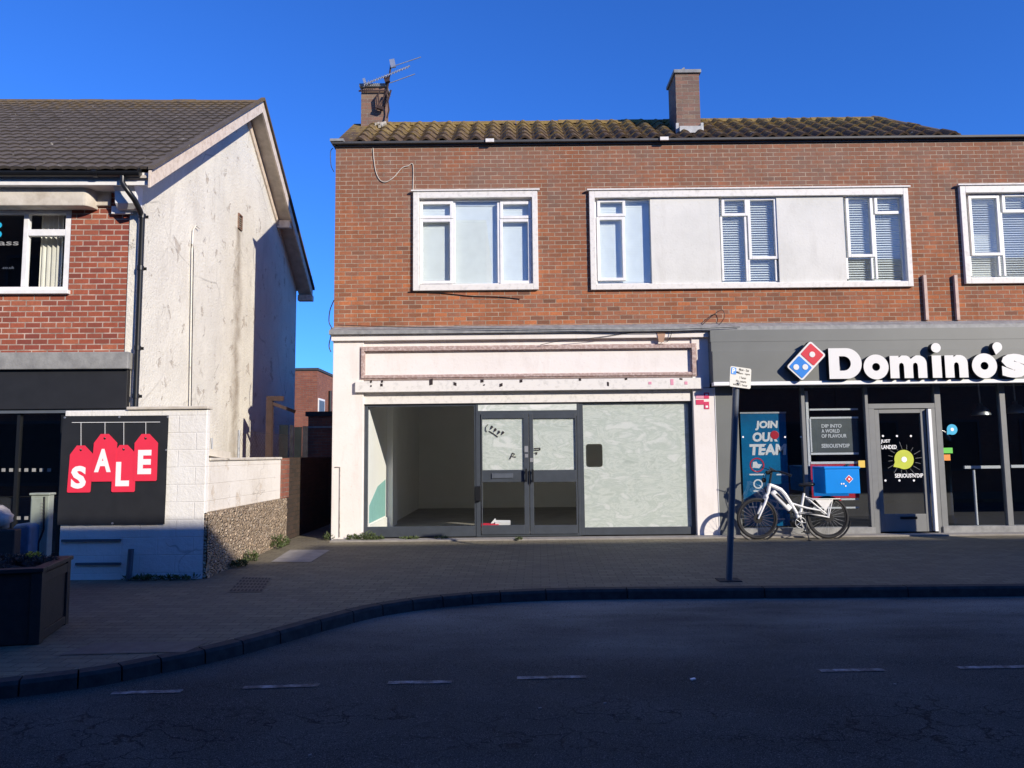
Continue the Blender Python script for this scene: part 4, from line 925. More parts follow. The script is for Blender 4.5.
b=MB(); b.tube([B(590,318),B(600,262)],.014,8); b.build('seat_post',m['bike_black'],bk)
b=MB()
pts=[]
for i,(zx,wd,h) in enumerate([(552,.02,.018),(565,.03,.025),(600,.055,.03),(640,.085,.034),(668,.075,.034),(680,.04,.02)]):
    p=B(zx,248-(4 if i>2 else 0)); pts.append([p+Vector((0,wd*math.cos(q),h*math.sin(q))) for q in [2*math.pi*k/12 for k in range(12)]])
vs=[q for g_ in pts for q in g_]; b.mesh(vs,[(i*12+k,i*12+(k+1)%12,(i+1)*12+(k+1)%12,(i+1)*12+k) for i in range(5) for k in range(12)]+[tuple(range(11,-1,-1)),tuple(range(60,72))],True)
b.build('saddle',m['bike_black'],bk)
b=MB(); b.torus(B(536,560,-.07),(0,1,0),.085,.006,32,6); 
for k in range(5):
    a=2*math.pi*k/5; b.tube([B(536,560,-.07),B(536,560,-.07)+Vector((.085*math.cos(a),0,.085*math.sin(a)))],.008,6)
b.bar(B(536,560,-.09),B(570,630,-.09),.014,.022); b.bar(B(536,560,.09),B(502,490,.09),.014,.022); b.build('crankset',m['steel'],bk)
b=MB(); b.obox(B(572,634,-.14),(1,0,0),(0,1,0),(0,0,1),.045,.045,.012); b.obox(B(500,486,.14),(1,0,0),(0,1,0),(0,0,1),.045,.045,.012); b.build('pedal',m['bike_black'],bk)
b=MB(); b.tube([B(536,475,-.075),B(780,500,-.075)],.006,5); b.tube([B(536,645,-.075),B(780,545,-.075)],.006,5); b.build('chain',m['bike_black'],bk)
b=MB(); b.torus(cR,(0,1,0),rR+.028,.016,30,6,rad(10),rad(195)); b.build('mudguard',m['bike_black'],bk); b=MB(); b.torus(cF,(0,1,0),rF+.028,.016,24,6,rad(20),rad(140)); b.build('mudguard',m['bike_black'],bk)
b=MB()
for s in(-1,1):
    b.tube([B(650,366,s*.07),B(880,366,s*.07)],.009,8); b.tube([B(815,366,s*.07),B(775,505,s*.08)],.009,8); b.tube([B(790,366,s*.07),B(765,505,s*.08)],.007,8); b.tube([B(655,366,s*.07),B(597,350,s*.025)],.008,8)
for zx in (680,730,780,830,878): b.tube([B(zx,366,-.07),B(zx,366,.07)],.007,6)
b.build('rack',m['bike_white'],bk)
b=MB(); q=[B(665,372,-.08),B(815,372,-.08),B(748,462,-.08)]; b.face(q); b.face([p+Vector((0,.004,0)) for p in reversed(q)]); b.build('skirt_guard',m['frame_white'],bk)
b=MB(); b.tube([B(585,560,-.06),B(572,610,-.12),B(578,700,-.2)],[.011,.010,.010],8); b.obox(B(578,697,-.21),(1,0,0),(0,1,0),(0,0,1),.02,.03,.006); b.build('kickstand',m['bike_black'],bk)
b=MB(); b.obox(B(890,372,0),(1,0,0),(0,1,0),(0,0,1),.012,.03,.02); b.build('rear_light',m['logo_red'],bk)
# delivery box on the rack
q=R(825,467.5,860,493.8,YB-.22); bx=empty('delivery_box',((q[0]+q[1])/2,YB,q[2]),'bright blue delivery box with small tile logo on bicycle rack','box')
zb=max(q[2],B(650,357).z); dpt=.47
b=MB(); b.box(q[0],q[1],YB-.22,YB-.22+dpt,zb,q[3]-.025); b.build('body',m['box_blue'],bx,bevel=.012)
b=MB(); b.box(q[0]-.01,q[1]+.01,YB-.23,YB-.21+dpt,q[3]-.024,q[3]+.015); b.build('lid',m['box_blue'],bx,bevel=.01)
b=MB(); b.bar((q[1]-.17,YB-.1,q[3]+.02),(q[1]-.03,YB+.1,q[3]+.045),.05,.02); b.build('strap',m['bike_black'],bx)
yq=YB-.2225; s=.0167; p=at(849,479,yq)
def rot45(c,h): return [(c[0],c[1]-h),(c[0]+h,c[1]),(c[0],c[1]+h),(c[0]-h,c[1])]
shape([rot45((p.x,p.z),.066)],'logo_border',m['white_ink'],bx,yq-.003,yq); shape([rot45((p.x,p.z),.054)],'logo_tile',m['logo_red'],bx,yq-.006,yq-.0035); shape([circ(p.x,p.z,.017,16)],'logo_dot',m['white_ink'],bx,yq-.009,yq-.0065)
for (ax,az) in ((-.09,-.075),(-.125,-.075),(-.06,-.11)): shape([circ(p.x+ax,p.z+az,.013,14)],'logo_dot',m['white_ink'],bx,yq-.004,yq)

# ------------------------------------------------------------------ parking sign
pb=gnd(728.5,580); YP=pb.y
ps=empty('parking_sign',(pb.x,YP,pb.z),'tilted white parking plate on slim grey pole at the kerb','street sign')
tp=at(736.5,373,YP); b=MB(); b.tube([(pb.x,YP,pb.z-.05),(tp.x,YP,tp.z)],.0385,16); b.lathe((tp.x,YP,tp.z),(0,0,1),[(.04,-.005),(.04,.01),(.02,.02)],16); b.build('pole',m['pole'],ps)
b=MB(); b.obox((pb.x,YP,pb.z),(1,0,0),(0,1,SL),(0,0,1),.13,.11,.006); b.build('base_patch',m['kerb'],ps)
pc=at(740.5,377.5,YP-.06); b=MB(); pw,ph=.146,.122; ang=rad(5.5)
MXp=Matrix.Translation((pc.x,YP-.06,pc.z)) @ Matrix.Rotation(rad(18),4,'Z') @ Matrix.Rotation(ang,4,'Y')
def plate(o): o.data.transform(WM[ps]@Matrix.Identity(4)); o.data.transform(MXp); o.data.transform(WM[ps].inverted()); return o
def build_plate(bb,name,mat): o=bb.build(name,mat,None); o.data.transform(MXp); o.data.transform(WM[ps].inverted()); o.parent=ps; WM[o]=WM[ps]; return o
b=MB(); b.prism(rrect((-pw,pw,-ph,ph),.02,4),0,.004,'y'); pl_=build_plate(b,'sign_plate',m['spandrel'])
b=MB(); b.prism(rrect((-pw+.012,-pw+.082,ph-.095,ph-.014),.008,3),-.003,-.0005,'y'); o=build_plate(b,'blue_square',m['logo_blue'])
def ptxt(body,x,z,h,w_,mat='bike_black'):
    o=text(body,'lettering',m[mat],None,x,-.0035 if mat!='bike_black' else -.001,z,h,w_,.012,ext=.001); o.data.transform(MXp); o.data.transform(WM[ps].inverted()); o.parent=ps; WM[o]=WM[ps]
ptxt('P',-pw+.047,ph-.054,.06,None,'white_ink'); ptxt('Mon - Sat',.045,.095,.03,.14); ptxt('8am - 6pm',.048,.048,.032,.16); ptxt('1 hour',.035,.0,.030,.09); ptxt('No return',.01,-.045,.028,.14); ptxt('within 1 hour',.0,-.088,.028,.20)
b=MB(); b.bar((pb.x+(tp.x-pb.x),YP-.045,pc.z+.06),(pb.x+(tp.x-pb.x)+.001,YP-.045,pc.z+.075),.09,.03); b.bar((tp.x,YP-.045,pc.z-.075),(tp.x+.001,YP-.045,pc.z-.06),.09,.03); b.build('bracket',m['steel'],ps)

# ------------------------------------------------------------------ left house (local frame: x to the right along the front, y into the depth)
HD=10.0; HX=at(134.5,300,HD).x; HR=rad(1.8)
hz=-.06
hs=empty('corner_shop_house',(HX,HD,hz),'red brick and white rendered corner house with dark tiled gable roof','house',rz=HR)
HM=WM[hs]; HI=HM.inverted()
def loc(px,py,y): 
    n=HM.to_3x3()@Vector((0,1,0)); return HI@hit(px,py,HM@Vector((0,y,0)),n)
def gl(px,py,x=0):
    n=HM.to_3x3()@Vector((1,0,0)); return HI@hit(px,py,HM@Vector((x,0,0)),n)
def LR(px0,py0,px1,py1,y):
    xm=(px0+px1)/2; ym=(py0+py1)/2; return (loc(px0,ym,y).x,loc(px1,ym,y).x,loc(xm,py1,y).z,loc(xm,py0,y).z)
HL=-9.5
back=gl(295,380); DB=back.y
VX=.36                                   # verge overhang
ev=gl(158,182,VX); ap=gl(264,102,VX); er=gl(312,290,VX)
EF=(-.30,ev.z+.13); AP=(ap.y,ap.z); ER=(DB+.22,er.z)
def roofz(y): return EF[1]+(AP[1]-EF[1])*(y-EF[0])/(AP[0]-EF[0]) if y<AP[0] else AP[1]+(ER[1]-AP[1])*(y-AP[0])/(ER[0]-AP[0])
sl_=LR(0,353,128,370,-.06)
WH=LR(-260,210,70,291,.0)
b=MB(); b.wall(HL,-.10,sl_[3]-.1,roofz(0)-.12,[(WH[0],WH[1],WH[2],WH[3])],0,.24); b.build('brick_wall',m['brick_red'],hs,world=False)
b=MB(); b.box(-.099,.02,-.018,.2,0,roofz(0)-.13); b.build('corner_strip',m['gable'],hs,world=False,bevel=.006)
b=MB(); ga=[(.001,0),(DB,0),(DB,roofz(DB)-.1),(AP[0],AP[1]-.1),(.001,roofz(0)-.1)]; b.prism(ga,-.24,0.0,'x'); b.build('gable_wall',m['gable'],hs,world=False)
b=MB(); b.box(HL,-.25,DB-.24,DB-.001,0,roofz(DB)-.12); b.box(HL,HL+.2,.25,DB-.25,0,roofz(DB)-.15); b.box(HL+.2,-.25,.3,DB-.25,sl_[3]-.05,sl_[3]+.06); b.build('rear_wall',m['gable'],hs,world=False)
# roof
def tiles_local(e,r,n,name): 
    o=tiles(HL-.1,VX-.05,e,r,n,.165,.014,.026,hs,m['tile_grey'],world=False,seed=5,jit=.004,roll=.55); o.name=name; return o
e0=(EF[0]-.06,EF[1]+.0); tiles_local(e0,(AP[0],AP[1]+.0),23,'roof')
b=MB(); b.face([(HL-.1,EF[0],EF[1]-.02),(VX-.06,EF[0],EF[1]-.02),(VX-.06,AP[0],AP[1]-.01),(HL-.1,AP[0],AP[1]-.01)])
b.face([(HL-.1,AP[0],AP[1]+.0),(VX-.03,AP[0],AP[1]+.0),(VX-.03,ER[0],ER[1]+.06),(HL-.1,ER[0],ER[1]+.06)]); b.face([(HL-.1,AP[0],AP[1]-.02),(VX-.06,AP[0],AP[1]-.02),(VX-.06,ER[0],ER[1]-.0),(HL-.1,ER[0],ER[1]-.0)][::-1]); b.build('rear_roof',m['tile_grey'],hs,world=False)
b=MB(); x=HL
while x<VX-.1:
    j=random.uniform(-.008,.008); b.prism([(AP[0]+.11*math.cos(rad(a)),AP[1]-.07+j+.10*math.sin(rad(a))) for a in range(0,181,30)],x,min(x+.44,VX-.05),'x'); x+=.45
b.build('ridge_tiles',m['tile_grey'],hs,world=False)
def slopebar(y0,z0,y1,z1,x0,x1,dz0,dz1): return [(y0,z0+dz0),(y1,z1+dz0),(y1,z1+dz1),(y0,z0+dz1)]
b=MB(); b.prism(slopebar(EF[0]-.1,EF[1]-.06,AP[0],AP[1]-.005,0,0,-.21,.02),VX-.055,VX-.02,'x'); b.build('bargeboard',m['barge'],hs,world=False,bevel=.004)
b=MB(); b.prism(slopebar(AP[0]+.001,AP[1]-.005,ER[0]+.05,ER[1]-.0,0,0,-.19,.03),VX-.055,VX-.02,'x'); b.build('bargeboard',m['barge'],hs,world=False,bevel=.004)
b=MB(); b.prism(slopebar(EF[0]-.1,EF[1]-.04,AP[0],AP[1]+.015,0,0,.02,.075),VX-.06,VX+.02,'x'); b.prism(slopebar(AP[0]+.001,AP[1]+.015,ER[0]+.1,ER[1]+.02,0,0,.02,.08),VX-.06,VX+.02,'x'); b.build('verge_tiles',m['tile_grey'],hs,world=False)
b=MB()
for (a,c_,k0,k1) in ((EF[0]-.05,AP[0]-.02,EF[1]-.12,AP[1]-.115),(AP[0]+.02,ER[0],AP[1]-.115,ER[1]-.10)): b.prism([(a,k0),(c_,k1),(c_,k1+.025),(a,k0+.025)],.002,VX-.056,'x')
b.build('soffit',m['soffit'],hs,world=False)
b=MB(); q=gl(277,223,VX*.5); yb=q.y
for yy in (AP[0]+2.3,): b.box(.002,VX-.057,yy,yy+.14,roofz(yy)-.34,roofz(yy)-.17)
b.build('purlin_end',m['barge'],hs,world=False,bevel=.005); b=MB(); b.box(.002,VX+.0,ER[0]-.12,ER[0]+.08,ER[1]-.26,ER[1]-.12); b.build('purlin_end',m['barge'],hs,world=False,bevel=.005)
# rafter trim on the wall under the rear soffit
b=MB(); b.prism(slopebar(AP[0]-.05,AP[1]-.135,AP[0]+2.6,roofz(AP[0]+2.6)-.13,0,0,-.16,-.0),.002,.035,'x'); b.build('verge_trim',m['barge'],hs,world=False)
# eaves: fascia board, gutter, canopy
b=MB(); b.box(HL,VX-.06,EF[0]-.005,EF[0]+.03,EF[1]-.20,EF[1]-.03); b.box(HL,-.001,EF[0]+.03,.0,EF[1]-.20,EF[1]-.17); b.build('fascia_board',m['frame_white'],hs,world=False)
b=MB(); gz=EF[1]-.05; gy=EF[0]-.065
pr=[(gy+.062*math.cos(rad(a)),gz+.062*math.sin(rad(a))) for a in range(180,361,20)]; pr2=[(gy+.055*math.cos(rad(a)),gz+.055*math.sin(rad(a))) for a in range(360,179,-20)]
b.prism(pr+pr2,HL,.18,'x'); b.lathe((.18,gy,gz-.0),(1,0,0),[(.062,0),(.062,.004)],16)
for x in (-.42,-2.2,-4.1): b.prism([(gy+.070*math.cos(rad(a)),gz+.070*math.sin(rad(a))) for a in range(170,371,20)],x,x+.06,'x')
b.build('gutter',m['black_plastic'],hs,world=False)
d0=loc(122.5,180,gy); d1=loc(143,214,-.07)
gx=d0.x; b=MB(); wx=loc(141.5,240,-.07).x
b.tube([(gx,gy,gz-.03),(gx,gy,gz-.14),(gx+.03,gy+.0,gz-.19),(gx+.15,gy+.03,gz-.36),(wx-.015,-.12,d1.z+.04),(wx,-.07,d1.z-.05),(wx,-.07,loc(140,408,-.07).z)],.036,12)
for pyy in (216,268,348,396): zc=loc(141,pyy,-.07).z; b.lathe((wx,-.07,zc),(0,0,1),[(.044,-.03),(.044,.03)],14); b.box(wx-.06,wx+.06,-.03,-.0185,zc-.02,zc+.02)
b.build('downpipe',m['black_plastic'],hs,world=False)
q=LR(-40,181,92,205.5,-.20); b=MB(); xr=loc(92,195,-.32).x; Rr=.30
out=[(HL,-.012),(xr,-.012)]+[(xr-.30*0+0,-.012)]
path=[(xr+.0,0.0)]
xr=loc(88,195,-.2).x; pts=[(HL,-.001),(HL,-.20)]+[(xr-.06+.10*math.sin(rad(a)),-.20+.199*(1-math.cos(rad(a)))) for a in range(0,91,15)]
b.prism(pts,q[2]+.0,q[3],'z'); b.build('canopy',m['concrete'],hs,world=False,bevel=.012)
b=MB(); q=LR(90,196,109,206,-.03); b.box(xr-.2,q[1]+.02,-.05,-.001,q[2],q[3]+.12); b.build('canopy_end',m['concrete'],hs,world=False,bevel=.01)
b=MB(); q=LR(109,183,131,206,-.25)
pr=[(-.001,q[2]),(-.001,q[3]+.01),(-.25,q[3]+.01),(-.25,q[3]-.06),(-.21,q[3]-.10),(-.19,q[2]+.06),(-.12,q[2]),]
b.prism(pr,q[0]+.05,q[1]+.04,'x'); q2=LR(110,206,131,214,-.05); b.box(q2[0]+.02,q2[1]+.02,-.06,-.001,q2[2],q2[3]-.002); b.build('corbel',m['frame_white'],hs,world=False,bevel=.008)
# upper window
wn=MB(); o=(WH[0],WH[1],WH[2],WH[3]); Yw=.03
fw=.055
xs=[loc(px,250,Yw).x for px in (23,28,65,70)]
wn.ring((o[0]+.001,o[1]-.001,o[2]+.001,o[3]-.001),(o[0]+.06,xs[2],o[2]+.055,o[3]-.05),Yw-.02,Yw+.06); wn.box(xs[0],xs[1],Yw-.015,Yw+.055,o[2]+.056,o[3]-.051)
tr=LR(28,229.5,65,236,Yw); wn.box(xs[1]+.001,xs[2]-.001,Yw-.015,Yw+.055,tr[2],tr[3]); xq=xs[0]-1.9; wn.box(xq-.05,xq,Yw-.015,Yw+.055,o[2]+.056,o[3]-.051)
wd=wn.build('window',m['frame_white'],hs,world=False,bevel=.005); wd['label']='white framed upper window with cream curtain and office lettering'
b=MB(); b.box(o[0]+.05,xs[2]+.01,Yw+.02,Yw+.025,o[2]+.05,o[3]-.045); b.build('pane',m['glass'],wd,world=False)
b=MB(); q=LR(-120,291,72,295.5,-.04); b.box(o[0]-.05,o[1]+.03,-.06,.02,o[2]-.055,o[2]-.001); b.build('sill',m['frame_white'],wd,world=False,bevel=.006)
b=MB(); q0=loc(40,260,.2).x; q1=loc(63,260,.2).x; n=14; vs=[]
for k in range(n+1):
    x=q0+(q1-q0)*k/n; y=.2+.03*math.sin(k*2.2); vs+=[(x,y,o[2]-.1),(x,y,o[3]+.05)]
b.mesh(vs,[(2*k,2*k+2,2*k+3,2*k+1) for k in range(n)],True); b.build('curtain',m['curtain'],wd,world=False)
b=MB(); b.box(o[0]-.2,o[1]+.15,2.2,2.25,o[2]-.3,o[3]+.3); b.box(o[1]+.05,o[1]+.08,.25,2.2,o[2]-.3,o[3]+.3); b.box(o[0]-.2,o[1]+.05,.25,2.2,o[3]+.2,o[3]+.23); b.build('room_back',m['interior_dark'],wd,world=False)
def ltx(body,px,py,hpx,y,mat,wpx=None,parent=wd,align='LEFT'):
    p=loc(px,py,y); s=(HD+y)/F; text(body,'lettering',mat,parent,p.x,y,p.z,hpx*s,None if wpx is None else wpx*s,.01,align=align,world=False,ext=.001)
ltx('glass',-13.5,243.5,7.6,Yw+.018,m['concrete_grey'],32); ltx('.co.uk',1.8,267.5,3.0,Yw+.018,m['pole'],12.5)
p=loc(-1.5,230,Yw+.018); s=HD/F
b=MB(); 
for (dz_,rr) in((5,3.2),(-4.5,3.6)): b.lathe((p.x,Yw+.017,p.z+dz_*s),(0,-1,0),[(rr*s,0),(rr*s,.002)],16)
b.build('blue_mark',m['cyan_st'],wd,world=False)
# slab over shopfront, sign board, shopfront
b=MB(); b.box(HL,loc(128,361,-.16).x,-.16,.1,sl_[2],sl_[3]); b.build('slab_lintel',m['concrete_grey'],hs,world=False,bevel=.012)
sb=LR(0,371,127,409,-.10); b=MB(); b.box(HL,sb[1],-.10,.12,sb[2]-.0,sl_[2]-.002); b.build('sign_board',m['black_board'],hs,world=False,bevel=.006)
b=MB(); b.box(HL,sb[1],-.07,.05,sb[2]-.05,sb[2]-.002); b.build('shop_head',m['pole'],hs,world=False)
sf=MB(); zs=sb[2]-.052
sf.box(HL,-.11,-.03,.03,.0,.25); 
for px in (-40,18,62): x=loc(px,460,0).x; sf.box(x-.02,x+.02,-.03,.03,.251,zs)
wdw=sf.build('shopfront_frame',m['black_plastic'],hs,world=False)
b=MB(); b.box(HL,-.24,.0,.006,.252,zs); b.build('shop_pane',m['glass_dark'],wdw,world=False)
b=MB()
for k in range(-6,7):
    for py in (470,518):
        q=loc(3.5+k*7.6,py,-.002); b.box(q.x-.024,q.x+.024,-.004,-.001,q.z-.022,q.z+.022)
b.build('manifestation_square',m['concrete_grey'],wdw,world=False)
b=MB(); b.box(HL,-.25,4,4.1,0,zs+.3); b.box(HL,-.25,.26,4,.0,.02); b.box(HL,-.25,1.2,1.8,.02,.9); b.box(HL+.2,-.6,2.9,3.1,1.2,1.26); b.build('shop_interior',m['interior_dark'],hs,world=False)
b=MB(); b.box(-.30,-.1,.03,.24,0,zs+.04); b.build('shop_pier',m['black_board'],hs,world=False)
# gable fittings
q=gl(239.5,222,.0); b=MB(); b.ring((-.11,.11,-.15,.15),(-.085,.085,-.125,.125),-.025,0)
for k in range(6): b.obox((0,-.006,-.105+k*.042),(1,0,0),(0,1,-.7),(0,.7,1),.085,.012,.004)
o=b.build('air_vent',m['brick_old'],hs,world=False); o.data.transform(Matrix.Translation((.002,q.y,q.z)) @ Matrix.Rotation(rad(90),4,'Z'))
b=MB(); q0=gl(190,248); q1=gl(187.5,408); zt_=gl(193,222); b.tube([(.035,q1.y,max(q1.z,1.2)),(.035,q0.y,q0.z)],.013,8); b.tube([(.035,q0.y,q0.z),(.035,q0.y+.02,q0.z+.30),(.035,q0.y+.12,q0.z+.41),(.045,q0.y+.24,q0.z+.40)],.010,8)
b.build('conduit',m['gable'],hs,world=False); b=MB(); b.tube([(.02,q1.y+.07,max(q1.z,1.2)),(.02,q0.y+.07,q0.z-.05),(.02,q0.y+.03,q0.z+.08)],.016,6); b.build('cable',m['black_plastic'],hs,world=False)

# ------------------------------------------------------------------ front wall, boundary wall
WY=9.4
fw_=R(61,410,206,572,WY); xw0=at(62,480,WY).x; xw1=at(205.5,480,WY).x; zw=at(133,410,WY).z
fwl=empty('front_wall',((xw0+xw1)/2,WY,-.1),'white painted block wall carrying the black banner','wall')
b=MB(); b.box(xw0,xw1,WY,WY+.1,-.2,zw); b.build('wall_block',m['white_block'],fwl,bevel=.012)
q=R(126,407.5,206.5,412.5,WY-.03); b=MB(); b.box(q[0],xw1+.02,WY-.03,WY+.13,zw+.001,zw+.04); b.build('coping',m['concrete'],fwl,bevel=.01)
b=MB()
for (p0,p1,py) in ((57,120,540.5),(71,120,564)):
    q=R(p0,py-1.2,p1,py+1.2,WY-.03); b.box(q[0]+.05,q[1],WY-.03,WY-.001,q[2],q[3])
b.build('dark_rail',m['pole'],fwl)
q=R(127,549,133.5,576,WY-.06); b=MB(); b.tube([((q[0]+q[1])/2-.01,WY-.07,-.12),((q[0]+q[1])/2+.01,WY-.07,q[3])],.035,10); tag(b.build('pipe_stub',m['pole'],None),'short blue grey pipe standing at the foot of banner wall','pipe')
WXr=xw1
bw_=empty('boundary_wall',(WXr,11,-.05),'low wall of white blocks over flint cobbles running back along the alley','wall')
zf_=at(208,513,WY).z; zt2=at(208,461,WY).z
ye=12.45
b=MB(); b.box(WXr-.22,WXr-.004,WY+.101,ye,zf_,zt2); b.build('white_course',m['white_low'],bw_,bevel=.012)
b=MB(); ny,nz=60,14; vs=[]     # bulging flint face
rnd=random.Random(2)
for i in range(ny+1):
    for j in range(nz+1):
        y=WY+.01+(ye+.25-WY-.01)*i/ny; z=-.2+(zf_+.2)*j/nz; d=rnd.uniform(0,.02) if 0<j<nz else 0; vs.append((WXr+.03+d,y,z))
b.mesh(vs,[(i*(nz+1)+j,(i+1)*(nz+1)+j,(i+1)*(nz+1)+j+1,i*(nz+1)+j+1) for i in range(ny) for j in range(nz)],True)
b.box(WXr-.22,WXr+.029,WY+.102,ye+.25,-.2,zf_-.001); b.face([(WXr-.0,WY-.003,-.2),(WXr+.03,WY+.01,-.2),(WXr+.03,WY+.01,zf_),(WXr-.0,WY-.003,zf_)]); b.face([(WXr-.2,WY+.01,zf_+.001),(WXr+.03,WY+.01,zf_+.001),(WXr+.03,ye+.25,zf_+.001),(WXr-.2,ye+.25,zf_+.001)])
b.build('flint_base',m['flint'],bw_)
b=MB(); b.box(WXr-.24,WXr+.015,ye+.001,ye+.42,zf_+.002,zt2+.02); b.build('brick_pier',m['brick_back'],bw_,bevel=.006)
b=MB(); b.box(WXr-.26,WXr+.02,WY+.105,ye,zt2+.001,zt2+.04); b.build('coping',m['concrete'],bw_,bevel=.01)
b=MB(); b.box(WXr-.26,WXr-.02,ye+.43,27,-.2,zt2+.03); b.build('shade_toned_course',m['brick_shade_tone'],bw_)  # rear stretch of wall, alley shade put into its colour
q=at(215,452,WY+.3); b=MB(); b.obox((WXr-.1,WY+.45,zt2+.09),(0.2,1,-.1),(1,0,0),(0,0,1),.26,.09,.045); tag(b.build('loose_stone',m['concrete']),'broken lump of masonry lying on the boundary wall top','stone')

# SALE banner
SY=WY-.02
sale=empty('sale_banner',(at(113,470,SY).x,SY,at(113,524,SY).z),'black banner with four red SALE price tags fixed to white wall','banner')
q=[at(63,416,SY),at(169,415.5,SY),at(165,524,SY),at(57.5,525,SY)]
b=MB(); N=14; vs=[]
for i in range(N+1):
    for j in range(N+1):
        a=q[0].lerp(q[1],i/N); c_=q[3].lerp(q[2],i/N); p=a.lerp(c_,j/N); vs.append((p.x,SY-.004-.006*math.sin(i*1.3+j*.4)**2,p.z))
b.mesh(vs,[(i*(N+1)+j,i*(N+1)+j+1,(i+1)*(N+1)+j+1,(i+1)*(N+1)+j) for i in range(N) for j in range(N)],True); b.build('banner_sheet',m['black_board'],sale)
S2=SY-.016; s=S2/F
b=MB(); p0=at(72,422.5,S2); p1=at(160,422,S2); b.bar(p0,p1,.003,.006)
tags=[('S',81,93.2-24,445.5,492.5,466.0,488.5),('A',105,93,434,481.5,449,472),('L',123.8,112,445,492,462,486),('E',145.8,134,434,481,450,474)]
for (ch,cx,x0,y0,y1,ly0,ly1) in tags: a=at(cx,422.3,S2); c_=at(cx,y0+4,S2); b.bar(a,c_,.003,.006,up=(0,1,0))
b.build('string',m['white_trim'],sale)
for k,(ch,cx,x0,y0,y1,ly0,ly1) in enumerate(tags):
    W=23.4; xa=cx-W/2; tl=at(cx,y0,S2); r=R(xa,y0+9,xa+W,y1,S2); c_=.012
    lean=-.018 if k<2 else 0
    pts=[(r[0]+lean,r[2]+c_),(r[0]+lean+c_,r[2]),(r[1]+lean-c_,r[2]),(r[1]+lean,r[2]+c_),(r[1],r[3]),(tl.x+.05,tl.z),(tl.x-.05,tl.z),(r[0],r[3])]
    yo=.002*(k%2); o=shape([pts,circ(tl.x,tl.z-.055,.016,14)],'price_tag',m['red'],sale,S2-.004-yo,S2-yo)
    zc=(at(cx,ly0,S2).z+at(cx,ly1,S2).z)/2; text(ch,'lettering',m['white_ink'],o,tl.x+lean*.6,S2-.0045-yo,zc,(ly1-ly0)*s,{'S':15,'A':16.5,'L':13.5,'E':13.5}[ch]*s,.045,ext=.0015)
b=MB()
for (px,py) in ((64.5,417.5),(119,417),(167.5,417),(166,450),(112,523.5)):
    p=at(px,py,S2); b.lathe((p.x,SY-.008,p.z),(0,-1,0),[(.014,0),(.012,.005)],12)
b.build('eyelet',m['alu'],sale)

# fence posts, frame and green sheets behind the boundary wall
fn=empty('wire_fence',(WXr-.4,13,zt2),'thin wire mesh fence with grey post on the boundary wall','fence')
p=at(239,430,12.0); b=MB(); b.tube([(p.x-.0,12.0,zt2),(p.x,12.0,p.z)],.02,8); b.tube([(WXr-.12,WY+.5,zt2+.04),(WXr-.14,WY+.5,zt2+.30)],.012,6); b.build('post',m['steel'],fn)
b=MB(); zA=at(252,423,12.0).z
for k in range(-3,24):
    y0=11.4+.075*k*1.0
    for sgn in (1,-1):
        x=WXr-.13; a=Vector((x,y0,zt2+.045)); c_=Vector((x,y0+sgn*.35,zt2+.40)); b.tube([a,c_],.0016,4,False)
b.tube([(WXr-.13,11.2,zt2+.42),(WXr-.13,13.3,zt2+.42)],.004,5,False); b.build('mesh',m['rust'],fn)
gf=empty('gate_frame',(at(271,430,14).x,14,0),'rusty brown post and arm standing behind boundary wall','gate frame')
a=at(270,400,14.0); b=MB(); b.box(a.x-.055,a.x+.055,13.95,14.05,.2,a.z); b.box(a.x-.055,a.x+.25,13.96,14.04,a.z-.02,a.z+.07); b.bar((a.x,14,a.z-.05),(a.x+.45,14.1,a.z-.22),.05,.06); b.build('post',m['rust'],gf)
zz_=[]
for k,(p0,p1,pt) in enumerate([(279,288,425),(289,293,425),(293.5,301,427),(301.5,307,426)]):
    q=R(p0,pt,p1,456,16.0)
    b=MB(); b.box(q[0],q[1],16+.02*k,16.02+.02*k,.2,q[3]); zz_.append((b,k))
sh=empty('plastic_screen',(at(293,440,16).x,16,.2),'green plastic sheet screen behind the boundary wall','screen')
for b,k in zz_: b.build('sheet',m['pvc_green'] if k%2==0 else m['concrete_grey'],sh)

# buildings behind the alley
YK=27.0; xk0=at(285,400,YK).x; xk1=at(317,400,YK).x; zk=at(305,370.5,YK).z
bb_=empty('back_building',(xk0,YK,0),'distant flat roofed red brick building seen beyond the alley','building')
b=MB(); b.box(xk0-1.5,xk1,YK,YK+9,0,zk); b.build('brick_wall',m['brick_back'],bb_); b=MB(); b.box(xk0-1.54,xk1+.04,YK-.04,YK+9.04,zk+.001,zk+.09); b.build('coping',m['coping'],bb_)
def kx(px,py):  # point on the side face
    return hit(px,py,(xk1,0,0),(1,0,0))
a=kx(321,407); b=MB(); b.box(xk1+.001,xk1+.03,a.y-.45,a.y+.45,a.z-.32,a.z+.3); w2=b.build('window',m['frame_white'],bb_); b=MB(); b.box(xk1+.03,xk1+.035,a.y-.38,a.y+.38,a.z-.25,a.z+.23); b.build('pane',m['pole'],w2)
a=kx(328.5,400); b=MB(); b.tube([(xk1+.06,a.y,.5),(xk1+.06,a.y,a.z+.35)],.06,8); b.build('downpipe',m['black_plastic'],bb_)
YO=19.5; q=R(308,411.5,345,456,YO); ou=empty('brick_outhouse',(q[0],YO,0),'low brick outhouse with dark flat roof edge beyond the alley','outhouse')
b=MB(); b.box(q[0],XL-.6+.2,YO,YO+2.5,0,q[3]-.12); b.build('brick_wall',m['brick_back'],ou); b=MB(); b.box(q[0]-.06,XL-.35,YO-.06,YO+2.56,q[3]-.119,q[3]); b.build('roof_edge',m['black_board'],ou)
b=MB(); zq=R(308,426,345,428,YO-.02); b.box(q[0],XL-.4,YO-.03,YO-.001,zq[2],zq[3]); b.build('band_course',m['concrete_grey'],ou)

